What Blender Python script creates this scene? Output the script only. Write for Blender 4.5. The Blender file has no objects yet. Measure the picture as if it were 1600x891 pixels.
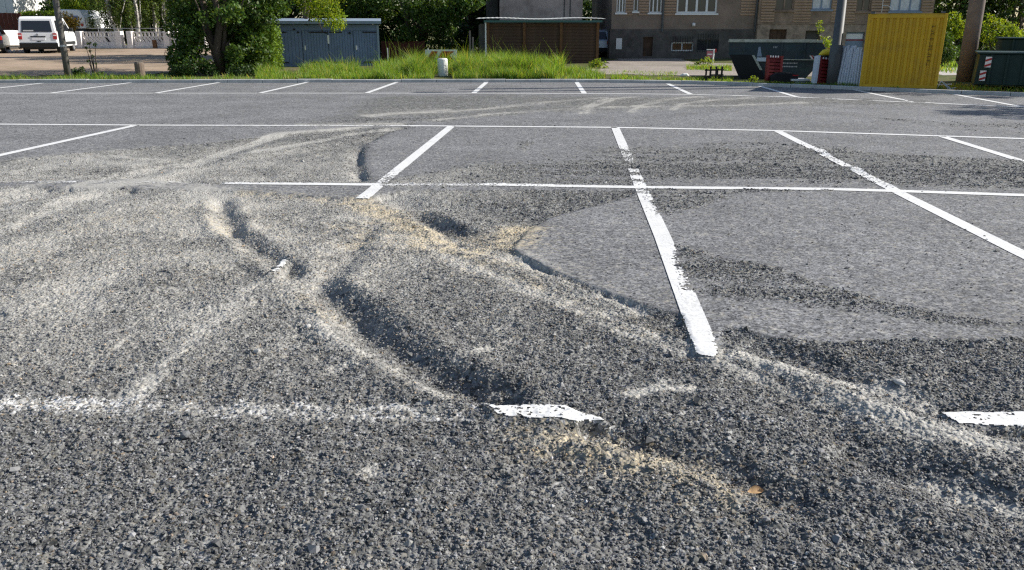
import bpy, bmesh, math, random
import numpy as np
from mathutils import Vector, Matrix

SC = bpy.context.scene
COL = SC.collection
# ------------------------------------------------------------------ camera
CAM_H = 1.475
F_PX = 1244.0
PITCH = math.radians(17.85)
cam_data = bpy.data.cameras.new('camera')
cam_data.sensor_width = 36.0
cam_data.lens = F_PX / 1600.0 * 36.0
cam_data.clip_start = 0.05
cam_data.clip_end = 3000.0
cam = bpy.data.objects.new('camera', cam_data)
cam.location = (0, 0, CAM_H)
cam.rotation_euler = (math.pi / 2 - PITCH, 0, 0)
COL.objects.link(cam)
SC.camera = cam
# ------------------------------------------------------------------ sky and sun
SUN_EL = math.radians(31.0)
SUN_AZ = math.atan2(1.0, 0.17)           # clockwise from +Y: sun stands to the right, a little beyond
world = bpy.data.worlds.new('World')
SC.world = world
world.use_nodes = True
wn = world.node_tree.nodes
sky = wn.new('ShaderNodeTexSky')
sky.sky_type = 'NISHITA'
sky.sun_disc = False
sky.sun_elevation = SUN_EL
sky.sun_rotation = SUN_AZ
sky.air_density = 1.0
sky.dust_density = 0.6
world.node_tree.links.new(sky.outputs[0], wn['Background'].inputs[0])
wn['Background'].inputs[1].default_value = 0.075
sd = bpy.data.lights.new('sun', 'SUN')
sd.energy = 4.4
sd.angle = math.radians(0.53)
sd.color = (1.0, 0.945, 0.86)
sun = bpy.data.objects.new('sun', sd)
sdir = Vector((math.sin(SUN_AZ) * math.cos(SUN_EL), math.cos(SUN_AZ) * math.cos(SUN_EL), math.sin(SUN_EL)))
sun.rotation_euler = sdir.to_track_quat('Z', 'Y').to_euler()
sun.location = (20, 5, 30)
COL.objects.link(sun)
SC.view_settings.view_transform = 'Standard'
SC.view_settings.look = 'None'
SC.view_settings.gamma = 1.0
SC.view_settings.use_curve_mapping = False
SC.view_settings.exposure = 0.85
SC.cycles.use_denoising = False
SC.cycles.max_bounces = 6
SC.cycles.transparent_max_bounces = 6
SC.cycles.pixel_filter_type = 'BLACKMAN_HARRIS'
SC.cycles.filter_width = 1.3

# ------------------------------------------------------------------ helpers: pixels of the photograph to places
CP, SP = math.cos(PITCH), math.sin(PITCH)
def ray(px, py):
    u, v = px - 800.0, py - 445.5
    return (u, F_PX * CP - v * SP, -F_PX * SP - v * CP)
def P(px, py, z=0.0):                    # the place on a level plane
    d = ray(px, py); t = (z - CAM_H) / d[2]
    return (d[0] * t, d[1] * t)
def at(px, py, Y):                       # the place at a known distance
    d = ray(px, py); t = Y / d[1]
    return (d[0] * t, Y, CAM_H + d[2] * t)
def rise(y):                             # level of the ground beyond the kerb
    return 0.055 + 0.0115 * max(0.0, y - 25.0)
def G(px, py):                           # the place on the ground beyond the kerb
    z = 0.1
    for _ in range(30):
        x, y = P(px, py, z); z = rise(y)
    return (x, y, z)

# ------------------------------------------------------------------ helpers: numbers
def hsh(ix, iy, seed):
    with np.errstate(over='ignore'):
        h = (ix.astype(np.int64) * 374761393 + iy.astype(np.int64) * 668265263 + seed * 974634777) & 0xFFFFFFFF
        h = ((h ^ (h >> 13)) * 1274126177) & 0xFFFFFFFF
        h = (h ^ (h >> 16)) & 0xFFFFFF
    return h / float(0xFFFFFF)
def vn(x, y, seed=0):                    # value noise, -1 .. 1
    ix, iy = np.floor(x), np.floor(y)
    fx, fy = x - ix, y - iy
    fx = fx * fx * (3 - 2 * fx); fy = fy * fy * (3 - 2 * fy)
    a = hsh(ix, iy, seed); b = hsh(ix + 1, iy, seed); c = hsh(ix, iy + 1, seed); d = hsh(ix + 1, iy + 1, seed)
    return (a + (b - a) * fx + (c - a) * fy + (a - b - c + d) * fx * fy) * 2 - 1
def fbm(x, y, seed=0, n=3):
    s = 0; a = 1.0; t = 0
    for k in range(n):
        s = s + a * vn(x * 2 ** k, y * 2 ** k, seed + 17 * k); t += a; a *= 0.55
    return s / t
def sst(a, b, x):
    t = np.clip((x - a) / (b - a), 0, 1)
    return t * t * (3 - 2 * t)
def pl_dist(x, y, pts):                  # distance to a polyline and place along it
    best = np.full(x.shape, 1e9); al = np.zeros(x.shape)
    n = len(pts) - 1
    for i in range(n):
        ax, ay = pts[i]; bx, by = pts[i + 1]
        dx, dy = bx - ax, by - ay
        t = np.clip(((x - ax) * dx + (y - ay) * dy) / (dx * dx + dy * dy + 1e-12), 0, 1)
        d = np.hypot(x - ax - t * dx, y - ay - t * dy)
        m = d < best
        best = np.where(m, d, best); al = np.where(m, (i + t) / n, al)
    return best, al
def pg_sd(x, y, pts):                    # signed distance to a polygon, inside positive
    inside = np.zeros(x.shape, bool)
    n = len(pts)
    for i in range(n):
        ax, ay = pts[i]; bx, by = pts[(i + 1) % n]
        c = ((ay > y) != (by > y))
        inside ^= c & (x < (bx - ax) * (y - ay) / (by - ay + 1e-12) + ax)
    d, _ = pl_dist(x, y, list(pts) + [pts[0]])
    return np.where(inside, d, -d)

# ------------------------------------------------------------------ helpers: materials
def mat(name, col=(0.5, 0.5, 0.5), rough=0.7, metal=0.0, var=0.0, scale=8.0, dirt=None, dirt_amt=0.0, bump=0.0, bscale=60.0, spec=0.3):
    m = bpy.data.materials.new(name); m.use_nodes = True
    nt = m.node_tree; N, L = nt.nodes, nt.links
    b = N['Principled BSDF']
    b.inputs['Roughness'].default_value = rough
    b.inputs['Metallic'].default_value = metal
    b.inputs['Specular IOR Level'].default_value = spec
    b.inputs['Base Color'].default_value = (*col, 1)
    if var or dirt_amt:
        tc = N.new('ShaderNodeTexCoord')
        n1 = N.new('ShaderNodeTexNoise'); n1.inputs['Scale'].default_value = scale; n1.inputs['Detail'].default_value = 6
        n1.inputs['Roughness'].default_value = 0.65
        L.new(tc.outputs['Object'], n1.inputs['Vector'])
        mr = N.new('ShaderNodeMapRange'); mr.inputs[1].default_value = 0.3; mr.inputs[2].default_value = 0.7
        mr.inputs[3].default_value = 1 - var; mr.inputs[4].default_value = 1 + var
        L.new(n1.outputs[0], mr.inputs[0])
        mx = N.new('ShaderNodeVectorMath'); mx.operation = 'SCALE'
        mx.inputs[0].default_value = col
        L.new(mr.outputs[0], mx.inputs['Scale'])
        src = mx.outputs[0]
        if dirt_amt:
            n2 = N.new('ShaderNodeTexNoise'); n2.inputs['Scale'].default_value = scale * 0.45; n2.inputs['Detail'].default_value = 8
            n2.inputs['Roughness'].default_value = 0.75
            L.new(tc.outputs['Object'], n2.inputs['Vector'])
            mr2 = N.new('ShaderNodeMapRange'); mr2.inputs[1].default_value = 0.48; mr2.inputs[2].default_value = 0.68
            mr2.inputs[4].default_value = dirt_amt
            L.new(n2.outputs[0], mr2.inputs[0])
            mm = N.new('ShaderNodeMix'); mm.data_type = 'RGBA'
            L.new(mr2.outputs[0], mm.inputs[0]); L.new(src, mm.inputs[6]); mm.inputs[7].default_value = (*dirt, 1)
            src = mm.outputs[2]
        L.new(src, b.inputs['Base Color'])
        if bump:
            n3 = N.new('ShaderNodeTexNoise'); n3.inputs['Scale'].default_value = bscale; n3.inputs['Detail'].default_value = 4
            L.new(tc.outputs['Object'], n3.inputs['Vector'])
            bp = N.new('ShaderNodeBump'); bp.inputs['Strength'].default_value = bump; bp.inputs['Distance'].default_value = 0.02
            L.new(n3.outputs[0], bp.inputs['Height']); L.new(bp.outputs[0], b.inputs['Normal'])
    return m

def new_obj(name, me, parent=None, m=None, **props):
    o = bpy.data.objects.new(name, me); COL.objects.link(o)
    if parent is not None: o.parent = parent
    if m is not None: me.materials.append(m)
    for k, v in props.items(): o[k] = v
    return o
def np_mesh(name, verts, faces=None, smooth=False):
    me = bpy.data.meshes.new(name)
    verts = np.asarray(verts, np.float32)
    me.vertices.add(len(verts)); me.vertices.foreach_set('co', verts.ravel())
    if faces is not None and len(faces):
        faces = np.asarray(faces, np.int32); k = faces.shape[1]
        me.loops.add(faces.size); me.loops.foreach_set('vertex_index', faces.ravel())
        me.polygons.add(len(faces))
        me.polygons.foreach_set('loop_start', np.arange(0, faces.size, k, dtype=np.int32))
        me.polygons.foreach_set('loop_total', np.full(len(faces), k, np.int32))
        if smooth: me.polygons.foreach_set('use_smooth', np.ones(len(faces), bool))
    me.update(calc_edges=True); me.validate()
    return me
def set_attr(me, name, arr, typ='FLOAT'):
    a = me.attributes.new(name, typ, 'POINT')
    key = {'FLOAT': 'value', 'INT': 'value', 'FLOAT_VECTOR': 'vector', 'FLOAT_COLOR': 'color'}[typ]
    a.data.foreach_set(key, np.ascontiguousarray(arr, np.int32 if typ == 'INT' else np.float32).ravel())

# ------------------------------------------------------------------ the parking lot: where it is torn up
def W(pts): return [P(*p) for p in pts]
GRAVEL = [   # outline in the photograph, looseness, edge softness in metres
    ([(-900, 305), (0, 291), (350, 296), (545, 311), (600, 303), (640, 297), (800, 296), (990, 299), (987, 306), (916, 325), (860, 340),
      (826, 359), (799, 388), (860, 422), (935, 451), (1000, 472), (1067, 491), (1090, 550), (1118, 556), (1128, 515), (1142, 511), (1200, 527),
      (1280, 534), (1400, 531), (1520, 529), (2600, 500), (3600, 1500), (-2200, 1500)], 1.0, 0.020),
    ([(975, 299), (1150, 297), (1290, 298), (1150, 303), (1094, 321), (1056, 341), (1030, 334), (1000, 306)], 0.80, 0.07),
    ([(1052, 382), (1130, 398), (1225, 421), (1375, 466), (1500, 489), (1800, 520), (1800, 536), (1600, 518), (1450, 505), (1330, 484),
      (1225, 470), (1150, 462), (1068, 448)], 0.78, 0.12),
    ([(590, 281), (680, 270), (760, 256), (850, 246), (960, 230), (1100, 227), (1250, 224), (1350, 236), (1450, 243), (1600, 249), (1900, 258),
      (1900, 312), (1600, 297), (1500, 291), (1390, 289), (1150, 283), (980, 287), (780, 286), (640, 290)], 0.82, 0.42),
    ([(650, 198), (605, 207), (577, 222), (566, 245), (570, 268), (581, 286), (340, 287), (200, 278), (-200, 290), (-600, 300), (-600, 262),
      (0, 250), (180, 234), (330, 222), (480, 206), (560, 200)], 0.995, 0.09),
    ([(470, 196), (600, 150), (900, 150), (1250, 152), (1450, 158), (1450, 164), (1250, 165), (1000, 172), (870, 173), (740, 181), (640, 194)], 0.9, 0.7),
    ([(795, 246), (812, 222), (850, 205), (862, 207), (835, 225), (830, 246)], 0.6, 0.12),
    ([(1380, 186), (1700, 200), (1700, 205), (1480, 196)], 0.7, 0.25),
]
GRAVEL = [(W(a), b, c) for a, b, c in GRAVEL]
RUTS = [     # course, half width, depth, ridge on the sides
    ([(352, 300), (352, 330), (372, 365), (430, 405), (470, 435)], .095, .055, .5),
    ([(470, 425), (540, 470), (590, 520), (650, 565), (740, 598), (850, 618)], .13, .095, .5),
    ([(640, 330), (685, 345), (725, 368)], .11, .10, .45),
    ([(600, 300), (650, 318), (760, 325), (860, 345)], .2, .035, .4),
    ([(800, 396), (900, 440), (1010, 482), (1085, 515)], .05, .02, .0),
    ([(560, 345), (548, 380), (520, 420), (500, 440)], .14, .04, .4),
    ([(880, 656), (985, 672), (1075, 705), (1170, 745), (1300, 800)], .10, .06, .5),
    ([(1150, 530), (1260, 560), (1400, 615), (1560, 655), (1750, 690)], .12, .035, .6),
    ([(1130, 575), (1250, 620), (1400, 700), (1600, 800)], .16, .03, .7),
    ([(560, 222), (556, 255), (568, 284)], .10, .05, .2),
    ([(200, 262), (380, 248), (540, 225), (640, 203)], .2, .03, .6),
    ([(-100, 330), (150, 285), (300, 250), (430, 212)], .25, .035, .6),
    ([(-200, 420), (60, 340), (220, 290), (330, 275)], .25, .035, .6),
    ([(1000, 238), (1180, 236), (1300, 250), (1450, 262), (1640, 270)], .35, .05, .7),
    ([(1380, 276), (1480, 284), (1640, 292)], .3, .04, .7),
    ([(560, 175), (760, 172), (900, 165), (1050, 158), (1250, 156)], .5, .04, .7),
    ([(1100, 152), (1250, 156), (1450, 160)], .4, .05, .7),
    ([(0, 152), (120, 153), (300, 151)], .3, .03, .5),
    ([(240, 480), (330, 430), (400, 415)], .2, .02, .6),
    ([(640, 650), (780, 700), (900, 760), (1050, 900)], .2, .02, .6),
    ([(1300, 700), (1450, 740), (1640, 820)], .16, .03, .6),
]
RUTS = [(W(a), b * .88, c * 1.05, d * .60) for a, b, c, d in RUTS]
DUST = [     # course, half width, strength
    ([(-100, 395), (0, 355), (130, 303), (260, 268), (330, 240), (440, 208), (600, 196)], .13, 1.1),
    ([(-100, 425), (0, 375), (110, 330), (225, 297)], .08, .8),
    ([(-60, 300), (40, 292), (150, 272), (260, 262), (420, 240)], .10, .7),
    ([(-100, 350), (60, 310), (200, 268), (280, 252), (400, 236), (560, 206), (640, 198)], .12, 1.05),
    ([(-50, 275), (60, 262), (140, 243), (250, 254)], .35, .8),
    ([(100, 300), (230, 283), (320, 296), (330, 320)], .32, 1.0),
    ([(380, 300), (400, 345), (470, 390)], .15, .6),
    ([(590, 352), (660, 375), (740, 415), (860, 462), (1000, 517), (1130, 556), (1300, 612), (1450, 667), (1650, 705)], .10, .95),
    ([(640, 360), (800, 400), (900, 450), (1010, 495)], .18, .85),
    ([(440, 330), (540, 345), (640, 375), (700, 410)], .30, .55),
    ([(330, 310), (300, 340), (230, 380), (120, 420)], .35, .45),
    ([(400, 380), (520, 360), (600, 360)], .2, .6),
    ([(430, 440), (520, 525), (600, 562), (720, 622)], .08, .8),
    ([(440, 400), (330, 492), (240, 580), (190, 625)], .09, .7),
    ([(1115, 545), (1250, 578), (1380, 600), (1480, 632)], .10, .9),
    ([(975, 612), (1040, 598), (1100, 604)], .06, .9),
    ([(700, 560), (740, 545), (790, 535)], .06, .5),
    ([(1430, 725), (1520, 755), (1640, 805)], .07, .6),
    ([(500, 575), (560, 560), (640, 575)], .06, .5),
    ([(560, 740), (600, 725)], .06, .4),
    ([(60, 510), (180, 440), (300, 420)], .3, .3),
    ([(0, 400), (180, 360), (330, 350)], .4, .35),
    ([(640, 192), (760, 180), (880, 171), (1000, 168), (1150, 165), (1300, 160)], .14, .6),
    ([(908, 180), (918, 166), (950, 156), (1010, 150)], .17, .7),
    ([(985, 178), (1000, 166), (1040, 156), (1110, 151)], .15, .65),
    ([(1050, 174), (1068, 164), (1115, 156), (1190, 152)], .15, .6),
    ([(640, 178), (760, 170), (860, 160), (960, 152)], .16, .6),
    ([(-200, 614), (0, 622), (250, 629), (480, 634), (740, 641)], .085, .50),
    ([(560, 182), (640, 176), (720, 172)], .4, .6),
    ([(450, 196), (560, 194), (640, 194)], .25, .7),
    ([(520, 240), (545, 262), (560, 282)], .2, .5),
]
DUST = [(W(a), b, c) for a, b, c in DUST]
SAND = [
    ([(555, 315), (620, 335), (680, 368), (725, 386), (790, 372), (815, 358)], .11, 1.15),
    ([(690, 376), (745, 384), (795, 376)], .15, 1.35),
    ([(600, 345), (680, 378), (760, 402), (850, 440)], .13, .5),
    ([(560, 350), (620, 362)], .16, .45),
    ([(530, 350), (556, 358), (560, 372)], .10, .65),
    ([(390, 300), (480, 308), (560, 318)], .08, .5),
    ([(465, 462), (510, 482)], .07, .55),
    ([(340, 335), (370, 360)], .12, .35),
    ([(860, 675), (960, 695), (1050, 725), (1130, 757)], .10, .7),
    ([(800, 430), (900, 470), (1000, 510)], .08, .3),
    ([(600, 370), (500, 360)], .2, .3),
    ([(150, 345), (330, 320), (430, 350)], .3, .22),
    ([(-40, 420), (200, 380), (420, 400)], .5, .15),
]
SAND = [(W(a), b, c) for a, b, c in SAND]
# painted lines, as they run across the photograph
LINES = {
    'T1': [(-300, 146), (400, 146), (740, 146), (940, 146.6), (1078, 148), (1245, 152.5), (1424, 160), (1600, 168), (1800, 177)],
    'T2': [(-300, 193), (0, 194.5), (220, 196), (650, 197), (955, 199.5), (1208, 204.5), (1470, 213), (1640, 218.5), (1900, 228)],
    'T3': [(-500, 277), (0, 284), (350, 286.5), (580, 289), (770, 289), (990, 293), (1290, 296), (1400, 299), (1640, 307), (2000, 320)],
    'T4': [(-300, 612), (0, 621), (350, 629), (640, 638), (760, 641), (905, 646), (1480, 652), (1700, 656), (2100, 664)],
    'F0': [(-240, 146), (-70, 131)], 'F1': [(-71, 146), (68, 130)], 'F2': [(78, 146), (204, 129.5)], 'F3': [(242, 146), (342, 129.3)],
    'F4': [(405, 146), (480, 128.9)], 'F5': [(572, 146), (620, 128.8)], 'F6': [(740, 146), (760, 128.8)], 'F7': [(913, 146.5), (901, 128.8)],
    'F8': [(1080, 148), (1043, 131)], 'F9': [(1247, 152.5), (1186, 134.5)], 'F10': [(1428, 160), (1329, 139.5)], 'F11': [(1600, 168), (1490, 147.5)],
    'M0': [(-300, 315), (0, 243), (213, 196)], 'M1': [(200, 612), (430, 415), (577, 302), (706, 197)],
    'M2': [(1108, 562), (1103, 544), (1036, 372), (1000, 290), (961, 199)],
    'M3': [(1900, 545), (1700, 447), (1600, 399), (1400, 299), (1300, 248), (1213, 204)],
    'M4': [(1900, 340), (1700, 283), (1600, 253), (1470, 213)],
}
LINES = {k: W(v) for k, v in LINES.items()}
LINE_W = 0.125
CRUST = [  # bits of line that still stand in the torn area, and how loose they are
    (W([(752, 630), (880, 632), (915, 642), (950, 655), (905, 657), (830, 655), (775, 650)]), .50),
    (W([(1470, 641), (1700, 640), (2700, 640), (2700, 690), (1700, 668), (1500, 664)]), .34),
    (W([(1060, 482), (1118, 492), (1130, 540), (1118, 560), (1092, 556)]), .30),
    (W([(548, 312), (580, 312), (612, 296), (575, 296)]), .45),
    (W([(418, 424), (436, 424), (452, 404), (436, 404)]), .66),
    (W([(350, 283), (600, 285), (600, 294), (350, 291)]), .45),
]
def fields(x, y, micro=True):
    """looseness, dust, sand, paint left in the gravel and height of the lot"""
    s = np.clip(y, 1.0, 30.0)
    w = 0.010 + 0.0045 * s
    wx = x + w * fbm(x * 3.1 / w * .03, y * 3.1 / w * .03, 3, 3); wy = y + w * fbm(x * 3.1 / w * .03, y * 3.1 / w * .03, 11, 3)
    n_mid = fbm(x * 2.3, y * 2.3, 21, 4)
    n_fin = fbm(x * 14, y * 14, 31, 3)
    n_big = fbm(x * .55, y * .4, 77, 3)
    g = np.zeros(x.shape); hold = np.zeros(x.shape)
    for pts, val, e in GRAVEL:
        sdv = pg_sd(wx, wy, pts) + (.010 + .0012 * s) * n_fin
        if val < .99: sdv = sdv + (.015 + .022 * s) * n_mid + (.01 + .05 * s) * n_big * .4
        m = sst(-e, e, sdv)
        if val < 0.99: m = m * np.clip(.92 + .45 * vn(x * .6 + .3 * y, y * 5.5 + .6 * x, 81) + .3 * vn(x * 1.1, y * 13, 82), .15, 1.05) * np.clip(1.0 + 0.45 * n_mid + .35 * n_fin, 0, 1.1)
        g = np.maximum(g, np.clip(val * m, 0, val))
        if val > 0.99: hold = np.maximum(hold, m)
    for pts, gv in CRUST:
        m = sst(-.02, .02, pg_sd(wx, wy, pts) + .018 * n_fin)
        hold = hold * (1 - .8 * m); g = np.minimum(g, 1 - (1 - gv) * m)
    g = np.maximum(g, 0.22 * sst(.1, .55, n_mid + .4 * n_big) * sst(24, 9, y))
    h = np.zeros(x.shape)
    h -= 0.020 * hold
    h += 0.007 * sst(.35, .8, g) * (1 - hold)
    dark = np.zeros(x.shape)
    for pts, hw, dep, rg in RUTS:
        d, al = pl_dist(wx + .5 * hw * n_mid, wy, pts)
        end = sst(0, .12, al) * sst(1, .88, al)
        gate = np.clip(g * 1.3, 0, 1) * end * (0.75 + .5 * n_mid)
        h -= dep * np.exp(-(d / hw) ** 2) * gate
        h += dep * rg * np.exp(-((d - 1.75 * hw) / (.75 * hw)) ** 2) * gate
    h += g * (0.012 * fbm(x * 1.9, y * 1.9, 41, 3) + 0.010 * fbm(x * 6.5, y * 6.5, 43, 2)) * (0.35 + .65 * hold)
    h += hold * 0.012 * n_big
    h += hold * 0.0035 * vn(x * 17, y * 17, 47) * sst(12, 6, y)
    if micro:
        h += g * (0.0055 * vn(x * 38, y * 38, 51) + 0.0045 * vn(x * 85, y * 85, 53)) * sst(16, 5, y)
    h = h * hold + np.maximum(h, -.003) * (1 - hold)
    fields.hold = hold
    dust = np.zeros(x.shape)
    for pts, hw, st in DUST:
        d, al = pl_dist(wx, wy, pts)
        q = d / hw
        ln = sum(math.hypot(b[0] - a[0], b[1] - a[1]) for a, b in zip(pts, pts[1:]))
        streak = .78 + .5 * vn(q * 3.4 + 7, al * ln * .9, 61) + .3 * vn(q * 8, al * ln * 2.2, 62)
        k = (.62 * sst(1.15, .55, q + .22 * n_fin) + .5 * np.exp(-(q / 1.7) ** 2)) * streak * 1.1 * st * (sst(0, .08, al) * sst(1, .92, al)) * np.clip(.75 + .7 * n_mid + .35 * n_fin, 0.1, 1.3)
        dust = np.maximum(dust, k)
    sand = np.zeros(x.shape)
    for pts, hw, st in SAND:
        d, al = pl_dist(wx, wy, pts)
        k = np.exp(-(d / (hw * 1.7)) ** 2) * .92 * st * np.clip(.8 + .7 * n_mid + .8 * n_fin, 0.0, 1.4)
        sand = np.maximum(sand, k)
    left = 0.50 * sst(1.2, -1.8, x) * sst(2.6, 4.2, y) * sst(14, 8, y) * np.clip(1 + .9 * n_mid, 0, 1.5)
    dust = np.maximum(dust, left * sst(.2, .8, g))
    paint = np.zeros(x.shape)
    for key in ('T4', 'M1', 'T3'):
        d, al = pl_dist(x, y, LINES[key])
        wv = 0.10 if key == 'T4' else 0.07
        k = np.exp(-(d / wv) ** 4) * np.clip(.56 + .45 * n_mid + .35 * n_fin, 0, .95)
        if key == 'T4': k *= np.clip(.85 - .16 * (x + 2.6), .2, .9)
        if key == 'M1': k *= 0.15
        paint = np.maximum(paint, k)
    return g, np.clip(dust, 0, 1.2), np.clip(sand, 0, 1.2), np.clip(paint, 0, 1), h

KERB_PX = [(-900, 129.4), (0, 129.4), (500, 129), (940, 128.8), (1070, 131), (1220, 136), (1306, 139.2), (1400, 143.4), (1459, 145.6), (1600, 150.8), (1750, 156.5), (1950, 164)]
KERB = W(KERB_PX)
def kerb_y(x):
    return np.interp(x, [k[0] for k in KERB], [k[1] for k in KERB])

def build_lot():
    nr, nc = 640, 960
    t = np.linspace(1.25 ** -.5, 27.0 ** -.5, nr)
    ys = t ** -2.0
    ys = np.concatenate([[-12, -6, -2, 0, .5, .9, 1.1], ys])
    ss = np.linspace(-1.12, 1.12, nc)
    out = np.array([1.15, 1.2, 1.35, 1.6, 2.2, 3.2, 5, 8])
    ss = np.concatenate([-out[::-1], ss, out])
    Y, S = np.meshgrid(ys, ss, indexing='ij')
    X = S * (0.952 * np.maximum(Y, 1.0) + 0.45)
    g, du, sa, pa, h = fields(X.ravel(), Y.ravel())
    Z = h.reshape(X.shape)
    Z = np.where(Y > kerb_y(X) + 0.05, -0.10, Z)
    R, C = X.shape
    idx = np.arange(R * C).reshape(R, C)
    q = np.stack([idx[:-1, :-1], idx[:-1, 1:], idx[1:, 1:], idx[1:, :-1]], -1).reshape(-1, 4)
    me = np_mesh('parking_lot', np.stack([X, Y, Z], -1).reshape(-1, 3), q, smooth=True)
    for n, a in (('loose', g), ('dust', du), ('sand', sa), ('paint', pa)): set_attr(me, n, a)
    return new_obj('parking_lot', me, m=lot_material(), kind='structure')

def attr(N, name, typ='GEOMETRY'):
    a = N.new('ShaderNodeAttribute'); a.attribute_name = name; a.attribute_type = typ
    return a
def mixc(N, L, fac, a, b):
    m = N.new('ShaderNodeMix'); m.data_type = 'RGBA'
    for i, s in ((0, fac), (6, a), (7, b)):
        if hasattr(s, 'is_linked') or hasattr(s, 'links'): L.new(s, m.inputs[i])
        elif i == 0: m.inputs[0].default_value = s
        else: m.inputs[i].default_value = (*s, 1)
    return m.outputs[2]
def mathn(N, L, op, a, b=None, clamp=False):
    m = N.new('ShaderNodeMath'); m.operation = op; m.use_clamp = clamp
    for i, s in enumerate((a, b)):
        if s is None: continue
        if hasattr(s, 'links'): L.new(s, m.inputs[i])
        else: m.inputs[i].default_value = s
    return m.outputs[0]
def ramp(N, L, src, a, b, lo=0.0, hi=1.0):
    m = N.new('ShaderNodeMapRange'); L.new(src, m.inputs[0])
    for i, v in ((1, a), (2, b), (3, lo), (4, hi)): m.inputs[i].default_value = v
    return m.outputs[0]
def noise(N, L, vec, scale, detail=3, rough=.6):
    n = N.new('ShaderNodeTexNoise'); n.inputs['Scale'].default_value = scale; n.inputs['Detail'].default_value = detail
    n.inputs['Roughness'].default_value = rough; L.new(vec, n.inputs['Vector'])
    return n.outputs[0]
def cells(N, L, vec, scale, out='Color'):
    v = N.new('ShaderNodeTexVoronoi'); v.inputs['Scale'].default_value = scale; L.new(vec, v.inputs['Vector'])
    return v.outputs[out]

def lot_material():
    m = bpy.data.materials.new('torn_asphalt'); m.use_nodes = True
    nt = m.node_tree; N, L = nt.nodes, nt.links
    b = N['Principled BSDF']; b.inputs['Roughness'].default_value = 0.85; b.inputs['Specular IOR Level'].default_value = 0.25
    pos = N.new('ShaderNodeNewGeometry').outputs['Position']
    lo, du, sa, pa = (attr(N, k).outputs['Fac'] for k in ('loose', 'dust', 'sand', 'paint'))
    def grey(v, k): return N.new('ShaderNodeSeparateColor'), v, k
    c1 = N.new('ShaderNodeSeparateColor'); L.new(cells(N, L, pos, 95), c1.inputs[0])
    c2 = N.new('ShaderNodeSeparateColor'); L.new(cells(N, L, pos, 48), c2.inputs[0])
    c3 = N.new('ShaderNodeSeparateColor'); L.new(cells(N, L, pos, 22), c3.inputs[0])
    big = noise(N, L, pos, .9, 5); mid = noise(N, L, pos, 9, 4)
    # rolled asphalt: grey chippings in dark binder
    a = ramp(N, L, c1.outputs[0], .0, 1.0, .30, 1.6)
    a = mathn(N, L, 'MULTIPLY', a, ramp(N, L, c2.outputs[1], 0, 1, .72, 1.28))
    a = mathn(N, L, 'MULTIPLY', a, ramp(N, L, c3.outputs[1], 0, 1, .86, 1.14))
    a = mathn(N, L, 'MULTIPLY', a, ramp(N, L, big, .3, .7, .78, 1.18))
    a = mathn(N, L, 'MULTIPLY', a, ramp(N, L, noise(N, L, pos, .28, 6, .7), .55, .75, 1.0, .72))
    a = mathn(N, L, 'MULTIPLY', a, ramp(N, L, mid, .3, .7, .92, 1.08))
    sc = N.new('ShaderNodeVectorMath'); sc.operation = 'SCALE'; sc.inputs[0].default_value = (.160, .163, .171); L.new(a, sc.inputs['Scale'])
    # loose chippings, stone grey lowered to stand in for their self-shadow
    g = ramp(N, L, c2.outputs[0], .0, 1.0, .30, 1.75)
    g = mathn(N, L, 'MULTIPLY', g, ramp(N, L, c3.outputs[0], 0, 1, .66, 1.34))
    g = mathn(N, L, 'MULTIPLY', g, ramp(N, L, mid, .3, .7, .85, 1.15))
    sg = N.new('ShaderNodeVectorMath'); sg.operation = 'SCALE'; sg.inputs[0].default_value = (.120, .121, .119); L.new(g, sg.inputs['Scale'])
    f_lo = ramp(N, L, mathn(N, L, 'ADD', lo, ramp(N, L, c3.outputs[2], 0, 1, -.3, .3)), .32, .62)
    col = mixc(N, L, f_lo, sc.outputs[0], sg.outputs[0])
    # fine stone dust, sand from the bedding, scraped paint
    f_du = ramp(N, L, mathn(N, L, 'ADD', du, ramp(N, L, mathn(N, L, 'ADD', c2.outputs[2], mid), .2, 1.6, -.32, .32)), .10, .80, 0, .95)
    sdst = N.new('ShaderNodeVectorMath'); sdst.operation = 'SCALE'; sdst.inputs[0].default_value = (.37, .36, .335)
    L.new(ramp(N, L, c1.outputs[1], 0, 1, .74, 1.26), sdst.inputs['Scale'])
    col = mixc(N, L, f_du, col, sdst.outputs[0])
    f_sa = ramp(N, L, mathn(N, L, 'ADD', sa, ramp(N, L, mathn(N, L, 'ADD', c2.outputs[1], mid), .2, 1.6, -.4, .4)), .2, 1.0, 0, .9)
    ssn = N.new('ShaderNodeVectorMath'); ssn.operation = 'SCALE'; ssn.inputs[0].default_value = (.48, .41, .29)
    L.new(ramp(N, L, c1.outputs[2], 0, 1, .7, 1.3), ssn.inputs['Scale'])
    col = mixc(N, L, f_sa, col, ssn.outputs[0])
    f_pa = ramp(N, L, mathn(N, L, 'ADD', pa, ramp(N, L, c2.outputs[0], 0, 1, -.35, .35)), .35, .75, 0, .85)
    col = mixc(N, L, mathn(N, L, 'MULTIPLY', f_pa, f_lo), col, (.60, .60, .60))
    L.new(col, b.inputs['Base Color'])
    hgt = mathn(N, L, 'ADD', mathn(N, L, 'MULTIPLY', c1.outputs[0], .0022), mathn(N, L, 'MULTIPLY', mathn(N, L, 'MULTIPLY', cells(N, L, pos, 55, 'Distance'), lo), -.010))
    bp = N.new('ShaderNodeBump'); bp.inputs['Strength'].default_value = .8; bp.inputs['Distance'].default_value = 1.0
    L.new(hgt, bp.inputs['Height']); L.new(bp.outputs[0], b.inputs['Normal'])
    return m

lot = build_lot()

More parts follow.
